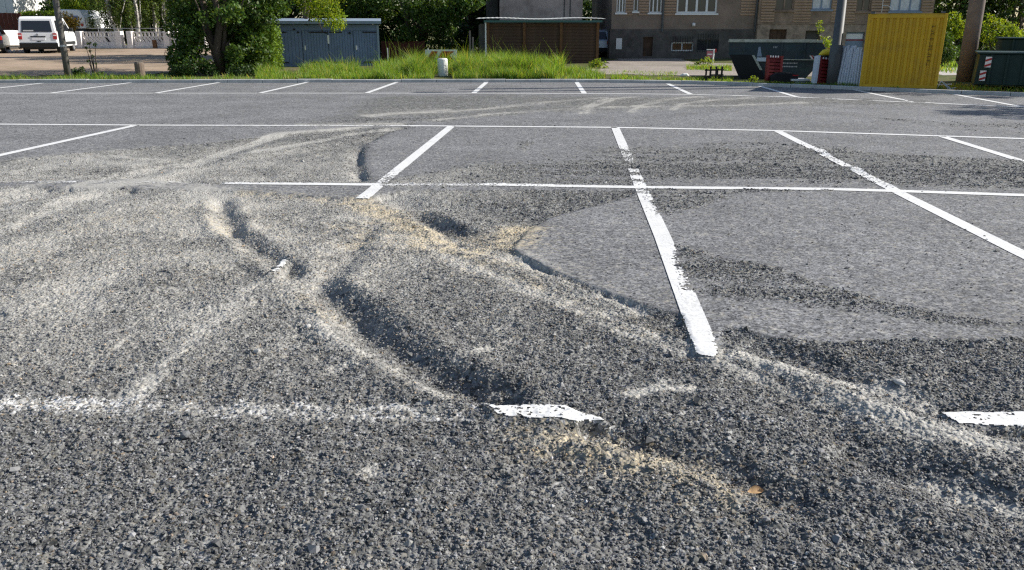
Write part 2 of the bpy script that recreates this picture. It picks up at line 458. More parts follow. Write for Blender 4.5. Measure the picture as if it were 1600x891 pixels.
# ------------------------------------------------------------------ loose chippings lying on the lot
def gravel_points(seed):
    rng = np.random.default_rng(seed)
    out = []
    for y0, y1, dens, s0, s1 in ((1.25, 2.6, 13000, .0024, .0074), (2.6, 4.2, 9500, .0028, .0076), (4.2, 6.0, 5200, .0036, .0086), (6.0, 9.0, 1700, .0052, .0105), (9.0, 14.0, 360, .007, .013)):
        hw = .66 * (.952 * y1 + .45) + 1.7
        n = int(dens * (y1 - y0) * 2 * hw)
        x = rng.uniform(-hw, hw, n); y = rng.uniform(y0, y1, n)
        k = np.abs(x) < .66 * (.952 * y + .45) + 1.7
        x, y = x[k], y[k]
        g, du, sa, pa, h = fields(x, y, micro=True)
        keep = rng.random(len(x)) < (np.clip(1.08 * sst(.16, .95, g), 0.012, 1) * (1 - .80 * np.clip(du * 1.2, 0, 1)) * (1 - .70 * np.clip(sa * 1.2, 0, 1)))
        x, y, g, du, sa, pa, h = (v[keep] for v in (x, y, g, du, sa, pa, h))
        m = len(x)
        r = s0 + (s1 - s0) * rng.random(m) ** 2.6
        r *= (1 - .3 * np.clip(du, 0, 1))
        big = rng.random(m) < .010
        r = np.where(big, r * rng.uniform(1.4, 2.6, m), r)
        sx = r * rng.uniform(.8, 1.35, m); sy = r * rng.uniform(.75, 1.2, m); sz = r * rng.uniform(.5, .9, m)
        v = np.exp(rng.normal(-2.0, .38, m)); v = np.clip(v, .04, .46)
        col = np.stack([v * 1.0, v, v * rng.uniform(.95, 1.05, m)], -1)
        a = (np.clip(du * rng.uniform(.5, 1.7, m), 0, .92))[:, None]
        col = col * (1 - a) + a * np.array([.36, .35, .325])
        a = (np.clip(sa * rng.uniform(-.3, 1.2, m), 0, .9))[:, None]
        col = col * (1 - a) + a * np.array([.48, .41, .29])
        a = (pa * rng.random(m) > .36)[:, None] * rng.uniform(.4, 1, m)[:, None]
        col = col * (1 - a) + a * np.array([.62, .62, .62])
        warm = (rng.random(m) < .03)[:, None]
        col = np.where(warm, col * np.array([1.25, 1.0, .75]), col)
        out.append(np.column_stack([x, y, h + sz * .35, sx, sy, sz, col, rng.uniform(-.5, .5, m), rng.uniform(-.5, .5, m), rng.uniform(0, 6.28, m)]))
    return np.concatenate(out)

def gn_scatter(name, pts, material, subdiv=1, nvar=5, rough=.42):
    me = np_mesh(name, pts[:, :3])
    set_attr(me, 'size', pts[:, 3:6], 'FLOAT_VECTOR'); set_attr(me, 'rot', pts[:, 9:12], 'FLOAT_VECTOR')
    set_attr(me, 'tint', pts[:, 6:9], 'FLOAT_VECTOR')
    set_attr(me, 'pick', np.random.default_rng(5).integers(0, nvar, len(pts)), 'INT')
    ob = new_obj(name, me, kind='stuff')
    ng = bpy.data.node_groups.new(name + '_nodes', 'GeometryNodeTree')
    ng.interface.new_socket('Geometry', in_out='INPUT', socket_type='NodeSocketGeometry')
    ng.interface.new_socket('Geometry', in_out='OUTPUT', socket_type='NodeSocketGeometry')
    N, L = ng.nodes, ng.links
    gi, go = N.new('NodeGroupInput'), N.new('NodeGroupOutput')
    join = N.new('GeometryNodeJoinGeometry')
    for v in range(nvar):
        ico = N.new('GeometryNodeMeshIcoSphere'); ico.inputs['Radius'].default_value = 1.0; ico.inputs['Subdivisions'].default_value = subdiv
        sp = N.new('GeometryNodeSetPosition')
        pos = N.new('GeometryNodeInputPosition')
        add = N.new('ShaderNodeVectorMath'); add.operation = 'ADD'; add.inputs[1].default_value = (v * 3.7, v * 1.3, 0)
        wnz = N.new('ShaderNodeTexWhiteNoise'); wnz.noise_dimensions = '3D'
        sub = N.new('ShaderNodeVectorMath'); sub.operation = 'SUBTRACT'; sub.inputs[1].default_value = (.5, .5, .5)
        mul = N.new('ShaderNodeVectorMath'); mul.operation = 'SCALE'; mul.inputs['Scale'].default_value = rough * 2
        L.new(pos.outputs[0], add.inputs[0]); L.new(add.outputs[0], wnz.inputs['Vector']); L.new(wnz.outputs['Color'], sub.inputs[0]); L.new(sub.outputs[0], mul.inputs[0])
        L.new(ico.outputs[0], sp.inputs['Geometry']); L.new(mul.outputs[0], sp.inputs['Offset'])
        sm = N.new('GeometryNodeSetMaterial'); sm.inputs['Material'].default_value = material
        L.new(sp.outputs[0], sm.inputs['Geometry'])
        g2i = N.new('GeometryNodeGeometryToInstance'); L.new(sm.outputs[0], g2i.inputs[0]); L.new(g2i.outputs[0], join.inputs[0])
    iop = N.new('GeometryNodeInstanceOnPoints')
    def na(nm, typ):
        a = N.new('GeometryNodeInputNamedAttribute'); a.data_type = typ; a.inputs['Name'].default_value = nm
        return [s for s in a.outputs if s.enabled and s.name == 'Attribute'][0]
    L.new(gi.outputs[0], iop.inputs['Points']); L.new(join.outputs[0], iop.inputs['Instance'])
    iop.inputs['Pick Instance'].default_value = True
    L.new(na('pick', 'INT'), iop.inputs['Instance Index'])
    e2r = N.new('FunctionNodeEulerToRotation'); L.new(na('rot', 'FLOAT_VECTOR'), e2r.inputs[0])
    L.new(e2r.outputs[0], iop.inputs['Rotation']); L.new(na('size', 'FLOAT_VECTOR'), iop.inputs['Scale'])
    L.new(iop.outputs[0], go.inputs[0])
    md = ob.modifiers.new('scatter', 'NODES'); md.node_group = ng
    return ob

def stone_material():
    m = bpy.data.materials.new('chippings'); m.use_nodes = True
    N, L = m.node_tree.nodes, m.node_tree.links
    b = N['Principled BSDF']; b.inputs['Roughness'].default_value = .75; b.inputs['Specular IOR Level'].default_value = .35
    L.new(attr(N, 'tint', 'INSTANCER').outputs['Color'], b.inputs['Base Color'])
    return m
STONE = stone_material()
gp = gravel_points(7)
print('STONES', len(gp))
gn_scatter('gravel', gp, STONE)

# ------------------------------------------------------------------ painted lines
def line_material():
    m = bpy.data.materials.new('road_paint'); m.use_nodes = True
    N, L = m.node_tree.nodes, m.node_tree.links
    b = N['Principled BSDF']; b.inputs['Roughness'].default_value = .7
    pos = N.new('ShaderNodeNewGeometry').outputs['Position']
    n = ramp(N, L, noise(N, L, pos, 70, 5, .75), .42, .7, 0, .55)
    n2 = ramp(N, L, noise(N, L, pos, 3, 5, .7), .45, .75, 0, .25)
    col = mixc(N, L, mathn(N, L, 'ADD', n, n2), (.74, .74, .73), (.28, .28, .27))
    L.new(col, b.inputs['Base Color'])
    return m
PAINT = line_material()
def build_line(key, pts):
    pts = [np.array(p) for p in pts]
    # smooth the course
    d = [0.0]
    for a, b in zip(pts, pts[1:]): d.append(d[-1] + np.hypot(*(b - a)))
    ymin = min(p[1] for p in pts)
    vs, fs = [], []
    L = d[-1]; s = 0.0; rows = []
    while s < L:
        x = np.interp(s, d, [p[0] for p in pts]); y = np.interp(s, d, [p[1] for p in pts])
        x2 = np.interp(min(s + .15, L), d, [p[0] for p in pts]); y2 = np.interp(min(s + .15, L), d, [p[1] for p in pts])
        x1 = np.interp(max(s - .15, 0), d, [p[0] for p in pts]); y1 = np.interp(max(s - .15, 0), d, [p[1] for p in pts])
        t = np.array([x2 - x1, y2 - y1]); t /= np.hypot(*t)
        rows.append((x, y, -t[1], t[0]))
        s += 0.005 if y < 4.5 else 0.009 if y < 9 else 0.025 if y < 15 else .06
    nw = 26 if ymin < 10 else 10
    rows = np.array(rows); o = np.linspace(-.5, .5, nw + 1) * LINE_W
    X = rows[:, 0:1] + rows[:, 2:3] * o; Y = rows[:, 1:2] + rows[:, 3:4] * o
    view = (np.abs(X) < 1.1 * (.952 * np.maximum(Y, 1) + .45) + 3)
    g, du, sa, pa, h = fields(X.ravel(), Y.ravel())
    g = g.reshape(X.shape); hold = fields.hold.reshape(X.shape); h = h.reshape(X.shape); Z = np.where(hold > .5, h, np.maximum(np.minimum(h, .005), h - .007)) + .0045; du = du.reshape(X.shape)
    edge = 1 - np.abs(o) / (LINE_W / 2)
    keep = g + .16 * fbm(X * 45, Y * 45, 91, 3) + .20 * fbm(X * 7, Y * 7, 93, 2) + .24 * vn(X * 83 + Y * 31, Y * 83 - X * 31, 95) + .26 * vn(X * 51 - Y * 22, Y * 51 + X * 22, 96) + .30 * (1 - np.minimum(1, edge * 7))[None, :] + .22 * np.clip(du, 0, 1) + .9 * sst(.26, .55, hold)
    lim = {'M3': 1.12, 'T2': .85, 'T1': .85}.get(key, .72)
    if key == 'T3': keep = keep + .80 * sst(P(352, 286)[0] + .1, P(340, 286)[0] - .1, X) + .3 * sst(P(585, 289)[0], P(600, 289)[0], X) * sst(P(790, 289)[0], P(760, 289)[0], X)
    def wear(pts, r, amt):
        return amt * np.exp(-(pl_dist(X, Y, W(pts))[0] / r) ** 2)
    if key == 'M2': keep = keep + wear([(968, 226), (985, 262)], .45, .22) + wear([(1018, 324), (1030, 334)], .16, .55) + wear([(1062, 402), (1086, 450)], .10, .55) + wear([(1112, 520), (1122, 545)], .05, .4)
    if key == 'M1': keep = keep + wear([(618, 268), (590, 286)], .28, .42)
    if key == 'M3': keep = keep + wear([(1290, 245), (1375, 283)], .35, .25)
    if key == 'T2': keep = keep + .42 * sst(P(225, 196)[0], P(330, 196)[0], X) * sst(P(655, 196)[0], P(640, 196)[0], X)
    if key == 'T1': keep = keep + .35 * sst(P(960, 147)[0], P(1100, 147)[0], X) * sst(P(1340, 154)[0], P(1300, 154)[0], X)
    if key == 'M3': Z = np.maximum(h, 0) + .0035
    kf = keep[:-1, :-1] < lim
    kf &= view[:-1, :-1]
    R, C = X.shape
    idx = np.arange(R * C).reshape(R, C)
    q = np.stack([idx[:-1, :-1], idx[:-1, 1:], idx[1:, 1:], idx[1:, :-1]], -1)[kf]
    if not len(q): return
    used = np.unique(q); mp = np.full(R * C, -1); mp[used] = np.arange(len(used))
    v = np.stack([X, Y, Z], -1).reshape(-1, 3)[used]
    new_obj('painted_line', np_mesh('painted_line', v, mp[q]), parent=lot, m=PAINT)
for k, v in LINES.items(): build_line(k, v)

# ================================================================== beyond the lot
RND = random.Random(11)
class B:
    """collects solids for one part"""
    def __init__(self): self.v = []; self.f = []
    def add(self, vs, fs):
        n = len(self.v); self.v += [tuple(p) for p in vs]; self.f += [tuple(i + n for i in f) for f in fs]; return self
    def box(self, x0, x1, y0, y1, z0, z1, M=None):
        vs = [Vector(p) for p in ((x0, y0, z0), (x1, y0, z0), (x1, y1, z0), (x0, y1, z0), (x0, y0, z1), (x1, y0, z1), (x1, y1, z1), (x0, y1, z1))]
        if M is not None: vs = [M @ p for p in vs]
        return self.add(vs, [(3, 2, 1, 0), (4, 5, 6, 7), (0, 1, 5, 4), (1, 2, 6, 5), (2, 3, 7, 6), (3, 0, 4, 7)])
    def tube(self, pts, rad, n=8, cap=True):
        pts = [Vector(p) for p in pts]
        if not isinstance(rad, (list, tuple)): rad = [rad] * len(pts)
        rings = []
        for i, p in enumerate(pts):
            t = (pts[min(i + 1, len(pts) - 1)] - pts[max(i - 1, 0)]).normalized()
            a = Vector((0, 0, 1)) if abs(t.z) < .9 else Vector((1, 0, 0))
            u = t.cross(a).normalized(); w = t.cross(u)
            rings.append([p + (u * math.cos(k * 2 * math.pi / n) + w * math.sin(k * 2 * math.pi / n)) * rad[i] for k in range(n)])
        vs = [q for r in rings for q in r]; fs = []
        for i in range(len(rings) - 1):
            for k in range(n):
                a, b = i * n + k, i * n + (k + 1) % n
                fs.append((a, b, b + n, a + n))
        if cap:
            fs.append(tuple(range(n - 1, -1, -1))); fs.append(tuple(range((len(rings) - 1) * n, len(rings) * n)))
        return self.add(vs, fs)
    def prism(self, prof, x0, x1, axis='x', M=None):
        n = len(prof)
        def pt(a, p):
            q = {'x': (a, p[0], p[1]), 'y': (p[0], a, p[1]), 'z': (p[0], p[1], a)}[axis]
            return M @ Vector(q) if M is not None else Vector(q)
        vs = [pt(x0, p) for p in prof] + [pt(x1, p) for p in prof]
        fs = [tuple(range(n)), tuple(range(2 * n - 1, n - 1, -1))] + [(i, i + n, (i + 1) % n + n, (i + 1) % n) for i in range(n)]
        return self.add(vs, fs)
    def obj(self, name, m, parent=None, smooth=False, bevel=0.0, **props):
        me = bpy.data.meshes.new(name); me.from_pydata([tuple(p) for p in self.v], [], self.f); me.update()
        bm = bmesh.new(); bm.from_mesh(me); bmesh.ops.recalc_face_normals(bm, faces=bm.faces); bm.to_mesh(me); bm.free()
        if smooth: me.polygons.foreach_set('use_smooth', [True] * len(me.polygons))
        o = new_obj(name, me, parent, m, **props)
        if bevel:
            md = o.modifiers.new('bevel', 'BEVEL'); md.width = bevel; md.segments = 2; md.limit_method = 'ANGLE'
        return o
def thing(name, label, cat, loc=(0, 0, 0), rz=0.0, group=None):
    o = bpy.data.objects.new(name, None); COL.objects.link(o)
    o.empty_display_size = .2; o.location = loc; o.rotation_euler = (0, 0, rz)
    o['label'] = label; o['category'] = cat
    if group: o['group'] = group
    return o
def tag(o, label, cat, group=None):
    o['label'] = label; o['category'] = cat
    if group: o['group'] = group
    return o
def turn(root, cx, cy, deg):
    a = math.radians(deg); root.rotation_euler.z = a
    root.location = (cx - (math.cos(a) * cx - math.sin(a) * cy), cy - (math.sin(a) * cx + math.cos(a) * cy), 0)
def Rz(a): return Matrix.Rotation(a, 4, 'Z')

# ------------------------------------------------------------------ materials
M_ = {}
M_['concrete'] = mat('kerb_concrete', (.46, .46, .45), .85, var=.18, scale=6, dirt=(.2, .19, .17), dirt_amt=.5, bump=.3)
M_['postgrey'] = mat('grey_post', (.095, .09, .082), .7, var=.2, scale=5, dirt=(.1, .09, .08), dirt_amt=.5)
M_['steel'] = mat('galvanised_steel', (.33, .34, .35), .5, .6, var=.12, scale=6)
M_['darksteel'] = mat('dark_painted_steel', (.085, .09, .09), .55, var=.2, scale=5)
M_['pole'] = mat('concrete_pole', (.20, .165, .148), .9, var=.2, scale=4, dirt=(.16, .13, .12), dirt_amt=.6, bump=.3)
M_['blue'] = mat('blue_shed_paint', (.15, .205, .33), .65, var=.12, scale=3, dirt=(.1, .14, .2), dirt_amt=.5)
M_['bluetrim'] = mat('pale_blue_trim', (.23, .29, .37), .65, var=.15, scale=5)
M_['black'] = mat('black_iron', (.015, .015, .017), .5)
M_['rubber'] = mat('black_rubber', (.016, .016, .018), .8, var=.2, scale=12)
M_['wood'] = mat('weathered_wood', (.085, .048, .030), .8, var=.35, scale=5, dirt=(.045, .032, .025), dirt_amt=.7, bump=.3, bscale=30)
M_['wood2'] = mat('brown_post_wood', (.14, .07, .03), .8, var=.25, scale=5, dirt=(.08, .05, .03), dirt_amt=.5)
M_['redfence'] = mat('red_brown_boards', (.10, .028, .018), .8, var=.3, scale=4)
M_['roof'] = mat('corrugated_roof', (.55, .56, .54), .7, var=.15, scale=3, dirt=(.25, .25, .22), dirt_amt=.6)
M_['gutter'] = mat('green_gutter', (.05, .13, .12), .6)
M_['plaster'] = mat('stained_plaster', (.58, .47, .41), .9, var=.2, scale=1.2, dirt=(.28, .21, .18), dirt_amt=.8, bump=.2)
M_['render'] = mat('brown_render', (.25, .19, .15), .9, var=.18, scale=1.0, dirt=(.13, .10, .085), dirt_amt=.6, bump=.2)
M_['render2'] = mat('grey_brown_render', (.32, .23, .165), .9, var=.25, scale=1.4, dirt=(.12, .09, .07), dirt_amt=.8, bump=.3)
M_['plinth'] = mat('dark_plinth_stone', (.105, .095, .085), .9, var=.35, scale=2.5, dirt=(.05, .045, .04), dirt_amt=.8, bump=.6, bscale=14)
M_['stone'] = mat('rubble_stone', (.33, .25, .19), .9, var=.4, scale=4, dirt=(.10, .085, .07), dirt_amt=.7, bump=.8, bscale=10)
M_['rib'] = mat('ribbed_render', (.38, .26, .175), .9, var=.2, scale=2)
M_['white'] = mat('white_paint', (.78, .78, .76), .5, var=.05, scale=3)
M_['whitewall'] = mat('white_wall', (.74, .74, .72), .85, var=.08, scale=1.5, dirt=(.5, .49, .46), dirt_amt=.4)
M_['pinkwall'] = mat('pale_concrete_fence', (.68, .64, .61), .85, var=.1, scale=3, dirt=(.42, .39, .36), dirt_amt=.5)
M_['carwhite'] = mat('white_car_paint', (.78, .79, .80), .25, var=.02, scale=2, spec=.5)
M_['cardark'] = mat('dark_car_paint', (.02, .018, .03), .2, spec=.5)
M_['carsilver'] = mat('silver_car_paint', (.45, .50, .58), .3, .3, spec=.5)
M_['plastic'] = mat('dark_plastic', (.025, .027, .028), .6)
M_['lamp_red'] = mat('red_lamp_glass', (.42, .02, .02), .2)
M_['plate'] = mat('number_plate', (.72, .72, .74), .4)
def glass(name, col, rough=.06):
    m = mat(name, col, rough, spec=.6); return m
M_['glass'] = glass('dark_window_glass', (.018, .02, .026))
M_['paneglass'] = glass('house_window_glass', (.03, .035, .045))
M_['bluepane'] = glass('blue_caravan_glass', (.06, .12, .35))
M_['curtain'] = mat('net_curtain', (.62, .63, .63), .9, var=.2, scale=9)
M_['yellow'] = mat('yellow_container_paint', (.56, .335, .016), .55, var=.07, scale=1.5, dirt=(.26, .16, .04), dirt_amt=.6)
M_['mark'] = mat('dark_lettering', (.14, .085, .012), .7)
M_['markw'] = mat('white_lettering', (.5, .5, .5), .7)
M_['skip'] = mat('dark_teal_skip_paint', (.028, .052, .062), .6, var=.35, scale=2.0, dirt=(.075, .05, .04), dirt_amt=.45)
M_['skipin'] = mat('black_skip_end', (.012, .013, .013), .7, var=.3, scale=3)
M_['skiprim'] = mat('worn_sunlit_skip_rim', (.40, .42, .36), .5, .3, var=.3, scale=6, dirt=(.12, .06, .03), dirt_amt=.5)  # steel lightened so the top rim looks sunlit, rust patches over it
M_['dump'] = mat('dark_green_dumpster_paint', (.010, .030, .026), .55, var=.25, scale=2)
M_['sred'] = mat('marker_red', (.36, .02, .02), .5)
M_['swhite'] = mat('marker_white', (.72, .72, .70), .5)
M_['redplastic'] = mat('red_plastic', (.17, .014, .014), .5, var=.2, scale=6)
M_['paleblue'] = mat('pale_grey_panel', (.56, .60, .66), .6, var=.1, scale=6)
M_['bag_y'] = mat('yellow_bag', (.75, .60, .05), .45); M_['bag_o'] = mat('orange_bag_edge', (.75, .16, .03), .45)
M_['trunk'] = mat('bark', (.075, .058, .044), .95, var=.35, scale=9, bump=.7, bscale=25)
def birch_bark():
    m = bpy.data.materials.new('birch_bark'); m.use_nodes = True
    N, L = m.node_tree.nodes, m.node_tree.links; b = N['Principled BSDF']; b.inputs['Roughness'].default_value = .85
    tc = N.new('ShaderNodeTexCoord'); mp = N.new('ShaderNodeMapping'); mp.inputs['Scale'].default_value = (3, 3, 9); L.new(tc.outputs['Object'], mp.inputs[0])
    f = ramp(N, L, noise(N, L, mp.outputs[0], 1.2, 4, .7), .48, .60)
    L.new(mixc(N, L, f, (.55, .52, .48), (.07, .06, .05)), b.inputs['Base Color']); return m
M_['birch'] = birch_bark()
def leaf_mat(name, c, trans=.35):
    m = bpy.data.materials.new(name); m.use_nodes = True
    N, L = m.node_tree.nodes, m.node_tree.links
    b = N['Principled BSDF']; b.inputs['Roughness'].default_value = .5; b.inputs['Specular IOR Level'].default_value = .3
    a = attr(N, 'tint')
    s = N.new('ShaderNodeVectorMath'); s.operation = 'MULTIPLY'; s.inputs[0].default_value = c; L.new(a.outputs['Vector'], s.inputs[1])
    L.new(s.outputs[0], b.inputs['Base Color'])
    t = N.new('ShaderNodeBsdfTranslucent')
    s2 = N.new('ShaderNodeVectorMath'); s2.operation = 'MULTIPLY'; s2.inputs[1].default_value = (1.5, 1.35, .5); L.new(s.outputs[0], s2.inputs[0]); L.new(s2.outputs[0], t.inputs['Color'])
    mx = N.new('ShaderNodeMixShader'); mx.inputs[0].default_value = trans
    L.new(b.outputs[0], mx.inputs[1]); L.new(t.outputs[0], mx.inputs[2]); L.new(mx.outputs[0], N['Material Output'].inputs['Surface'])
    return m
M_['leaf'] = leaf_mat('shaded_green_leaf', (.056, .105, .020))  # green darkened to put shade into the low hanging tree
M_['leafdark'] = leaf_mat('dark_leaf', (.035, .07, .016), .25)
M_['leaflime_lit'] = leaf_mat('sunlit_lime_leaf', (.19, .27, .028), .5)  # lime green brightened in colour so the leaves look sunlit
M_['leafbirch'] = leaf_mat('birch_leaf', (.085, .13, .03), .4)
M_['leafwarm'] = leaf_mat('orange_green_leaf', (.16, .12, .025), .35)
M_['blade'] = leaf_mat('grass_blade', (.165, .275, .042), .48)
M_['hedge'] = leaf_mat('hedge_leaf', (.12, .20, .03), .4)
M_['stump'] = mat('weathered_stump', (.15, .115, .09), .9, var=.3, scale=8, dirt=(.07, .055, .045), dirt_amt=.6)
M_['leafdry'] = mat('dry_leaf', (.42, .27, .14), .7, var=.25, scale=60)

def ground_mat(name, c1, c2, sc, c3=None):
    m = bpy.data.materials.new(name); m.use_nodes = True
    N, L = m.node_tree.nodes, m.node_tree.links; b = N['Principled BSDF']; b.inputs['Roughness'].default_value = .95; b.inputs['Specular IOR Level'].default_value = .1
    pos = N.new('ShaderNodeNewGeometry').outputs['Position']
    f = ramp(N, L, noise(N, L, pos, sc, 8, .72), .35, .65)
    col = mixc(N, L, f, c1, c2)
    if c3: col = mixc(N, L, ramp(N, L, noise(N, L, pos, sc * .23, 5, .7), .5, .68), col, c3)
    L.new(col, b.inputs['Base Color'])
    bp = N.new('ShaderNodeBump'); bp.inputs['Strength'].default_value = .5; bp.inputs['Distance'].default_value = .04
    L.new(noise(N, L, pos, sc * 6, 5), bp.inputs['Height']); L.new(bp.outputs[0], b.inputs['Normal'])
    return m
M_['turf'] = ground_mat('turf', (.055, .085, .02), (.13, .12, .055), 2.0, (.16, .13, .08))
M_['dirt'] = ground_mat('dirt', (.40, .31, .23), (.29, .22, .16), .8, (.22, .17, .12))
M_['path'] = ground_mat('path', (.27, .24, .21), (.34, .30, .26), 1.2, (.20, .18, .15))
M_['road'] = ground_mat('pale_road', (.48, .45, .42), (.40, .37, .34), 1.0)

# ------------------------------------------------------------------ ground beyond the kerb, one sheet to the horizon
def v_rise(y): return 0.055 + 0.0115 * np.minimum(np.maximum(0, y - 25), 60)
def build_ground():
    xs = np.concatenate([[-900, -400, -200, -120], np.arange(-70, 70.1, .7), [120, 200, 400, 900]])
    ds = np.concatenate([np.arange(0, 12, .3), np.arange(12, 40, 1.0), [50, 70, 100, 150, 250, 400, 700, 1200]])
    Xg, D = np.meshgrid(xs, ds)
    Y = kerb_y(Xg) + .22 + D
    Z = v_rise(Y) + .025 * fbm(Xg * .5, Y * .5, 5, 3) * np.clip(D / 2, 0, 1)
    R, C = Xg.shape; idx = np.arange(R * C).reshape(R, C)
    q = np.stack([idx[:-1, :-1], idx[:-1, 1:], idx[1:, 1:], idx[1:, :-1]], -1).reshape(-1, 4)
    me = np_mesh('ground', np.stack([Xg, Y, Z], -1).reshape(-1, 3), q, True)
    new_obj('ground', me, m=M_['turf'], kind='structure')
    # what lies round and behind the lot
    b = B(); b.add([(-900, -900, -.14), (900, -900, -.14), (900, 22, -.14), (-900, 22, -.14)], [(0, 1, 2, 3)])
    b.obj('ground', M_['path'], kind='structure')
build_ground()
def gz(x, y):
    return v_rise(np.asarray(y)) + .025 * fbm(np.asarray(x) * .5, np.asarray(y) * .5, 5, 3) * np.clip((y - kerb_y(x) - .22) / 2, 0, 1)
def sheet(name, poly, m, step=.25, lift=.012):
    poly = [G(*p)[:2] for p in poly]
    x0, x1 = min(p[0] for p in poly), max(p[0] for p in poly); y0, y1 = min(p[1] for p in poly), max(p[1] for p in poly)
    xs = np.arange(x0, x1 + step, step); ys = np.arange(y0, y1 + step, step)
    X, Y = np.meshgrid(xs, ys)
    sdv = pg_sd(X.ravel(), Y.ravel(), poly).reshape(X.shape) + .35 * fbm(X * .9, Y * .9, 71, 3)
    Z = gz(X, Y) + lift + np.minimum(0, sdv) * .08
    k = (sdv > -.1)
    kf = k[:-1, :-1] & k[1:, :-1] & k[:-1, 1:] & k[1:, 1:]
    R, C = X.shape; idx = np.arange(R * C).reshape(R, C)
    q = np.stack([idx[:-1, :-1], idx[:-1, 1:], idx[1:, 1:], idx[1:, :-1]], -1)[kf]
    used = np.unique(q); mp = np.full(R * C, -1); mp[used] = np.arange(len(used))
    new_obj(name, np_mesh(name, np.stack([X, Y, Z], -1).reshape(-1, 3)[used], mp[q], True), m=m, kind='structure')
sheet('dirt_yard', [(-500, 119), (0, 118.5), (230, 117), (330, 108), (420, 96), (420, 76), (300, 74.5), (-500, 74)], M_['dirt'], .3)
sheet('path', [(880, 116), (1000, 117.5), (1130, 120), (1290, 121), (1290, 102), (1200, 99), (1080, 98), (1060, 92), (960, 90), (948, 100), (900, 111)], M_['path'])
sheet('road', [(1440, 117), (1800, 124), (1800, 108), (1600, 104), (1470, 105), (1440, 107)], M_['road'])

# ------------------------------------------------------------------ kerb, stone by stone
def build_kerb():
    root = bpy.data.objects.new('kerb', None); COL.objects.link(root); root['kind'] = 'structure'
    prof = [(0, -.1), (0, .072), (.012, .085), (.15, .085), (.15, -.1)]
    b = B(); b.prism(prof, 0, .988); proto = None
    d = [0.0]
    for a, c in zip(KERB, KERB[1:]): d.append(d[-1] + math.hypot(c[0] - a[0], c[1] - a[1]))
    s = 0.0
    while s < d[-1] - 1:
        x = np.interp(s, d, [k[0] for k in KERB]); y = np.interp(s, d, [k[1] for k in KERB])
        x2 = np.interp(s + 1, d, [k[0] for k in KERB]); y2 = np.interp(s + 1, d, [k[1] for k in KERB])
        s += 1.0
        if not -19 < x < 19.5: continue
        if proto is None: proto = b.obj('kerbstone', M_['concrete'], root); o = proto
        else: o = proto.copy(); COL.objects.link(o)
        o.location = (x, y + RND.uniform(-.006, .006), RND.uniform(-.008, .006)); o.rotation_euler = (RND.uniform(-.02, .02), 0, math.atan2(y2 - y, x2 - x))
build_kerb()

# ------------------------------------------------------------------ grass
def blades(x, y, h, wid, rng, bend=.35, tint=None):
    n = len(x); z = gz(x, y) - .01
    az = rng.uniform(0, 2 * math.pi, n); dx, dy = np.cos(az), np.sin(az)
    bx, by = rng.normal(0, 1, n) * h * bend, rng.normal(0, 1, n) * h * bend
    w = wid / 2
    v = np.empty((n, 5, 3))
    v[:, 0] = np.stack([x - dx * w, y - dy * w, z], -1); v[:, 1] = np.stack([x + dx * w, y + dy * w, z], -1)
    v[:, 2] = np.stack([x - dx * w * .8 + bx * .3, y - dy * w * .8 + by * .3, z + h * .6], -1)
    v[:, 3] = np.stack([x + dx * w * .8 + bx * .3, y + dy * w * .8 + by * .3, z + h * .6], -1)
    v[:, 4] = np.stack([x + bx, y + by, z + h], -1)
    base = (np.arange(n) * 5)[:, None]
    f = np.concatenate([base + np.array([[0, 1, 3]]), base + np.array([[0, 3, 2]]), base + np.array([[2, 3, 4]])])
    if tint is None:
        t = rng.uniform(.65, 1.35, n); dry = rng.random(n) < .12
        tint = np.stack([t * np.where(dry, 2.3, rng.uniform(.85, 1.15, n)), t * np.where(dry, 1.25, 1), t * np.where(dry, 2.2, 1)], -1)
    return v.reshape(-1, 3), f, np.repeat(tint, 5, 0)
def px_to_x(px, y): return (px - 800) / F_PX * (y * CP + (CAM_H - .1) * SP)
def grass(name, zones, seed, **kw):
    rng = np.random.default_rng(seed); V = []; Fs = []; T = []; off = 0
    for p0, p1, d0, d1, n, h0, h1, wid in zones:        # px range, metres behind the kerb, count, height near and far
        px = rng.uniform(p0, p1, n); dd = rng.uniform(d0, d1, n)
        x = px_to_x(px, 24.3 + dd); y = kerb_y(x) + .2 + dd
        x = px_to_x(px, y); y = kerb_y(x) + .2 + dd
        cl = fbm(x * 1.3, y * 1.3, seed, 3)
        k = rng.random(n) < np.clip(.75 + 1.1 * cl, .1, 1)
        k &= ~((px > 677) & (px < 707) & (dd < 2.35))
        k &= (px < 905 + 45 * np.clip(1 - dd / 3.2, -1, 1) + 22 * cl) | (p0 > 900)
        x, y, dd, cl = x[k], y[k], dd[k], cl[k]
        h = (h0 + (h1 - h0) * (dd - d0) / (d1 - d0)) * np.clip(1 + .7 * cl, .4, 1.6) * rng.uniform(.4, 1.3, len(x))
        pk = px[k]; h = np.where((pk > 660) & (pk < 718) & (dd < 4.1), h * .62, h)
        v, f, t = blades(x, y, h, wid * rng.uniform(.7, 1.3, len(x)), rng)
        V.append(v); Fs.append(f + off); T.append(t); off += len(v)
    me = np_mesh(name, np.concatenate(V), np.concatenate(Fs)); set_attr(me, 'tint', np.concatenate(T), 'FLOAT_VECTOR')
    o = new_obj(name, me, m=M_['blade'], kind='stuff')
    return o
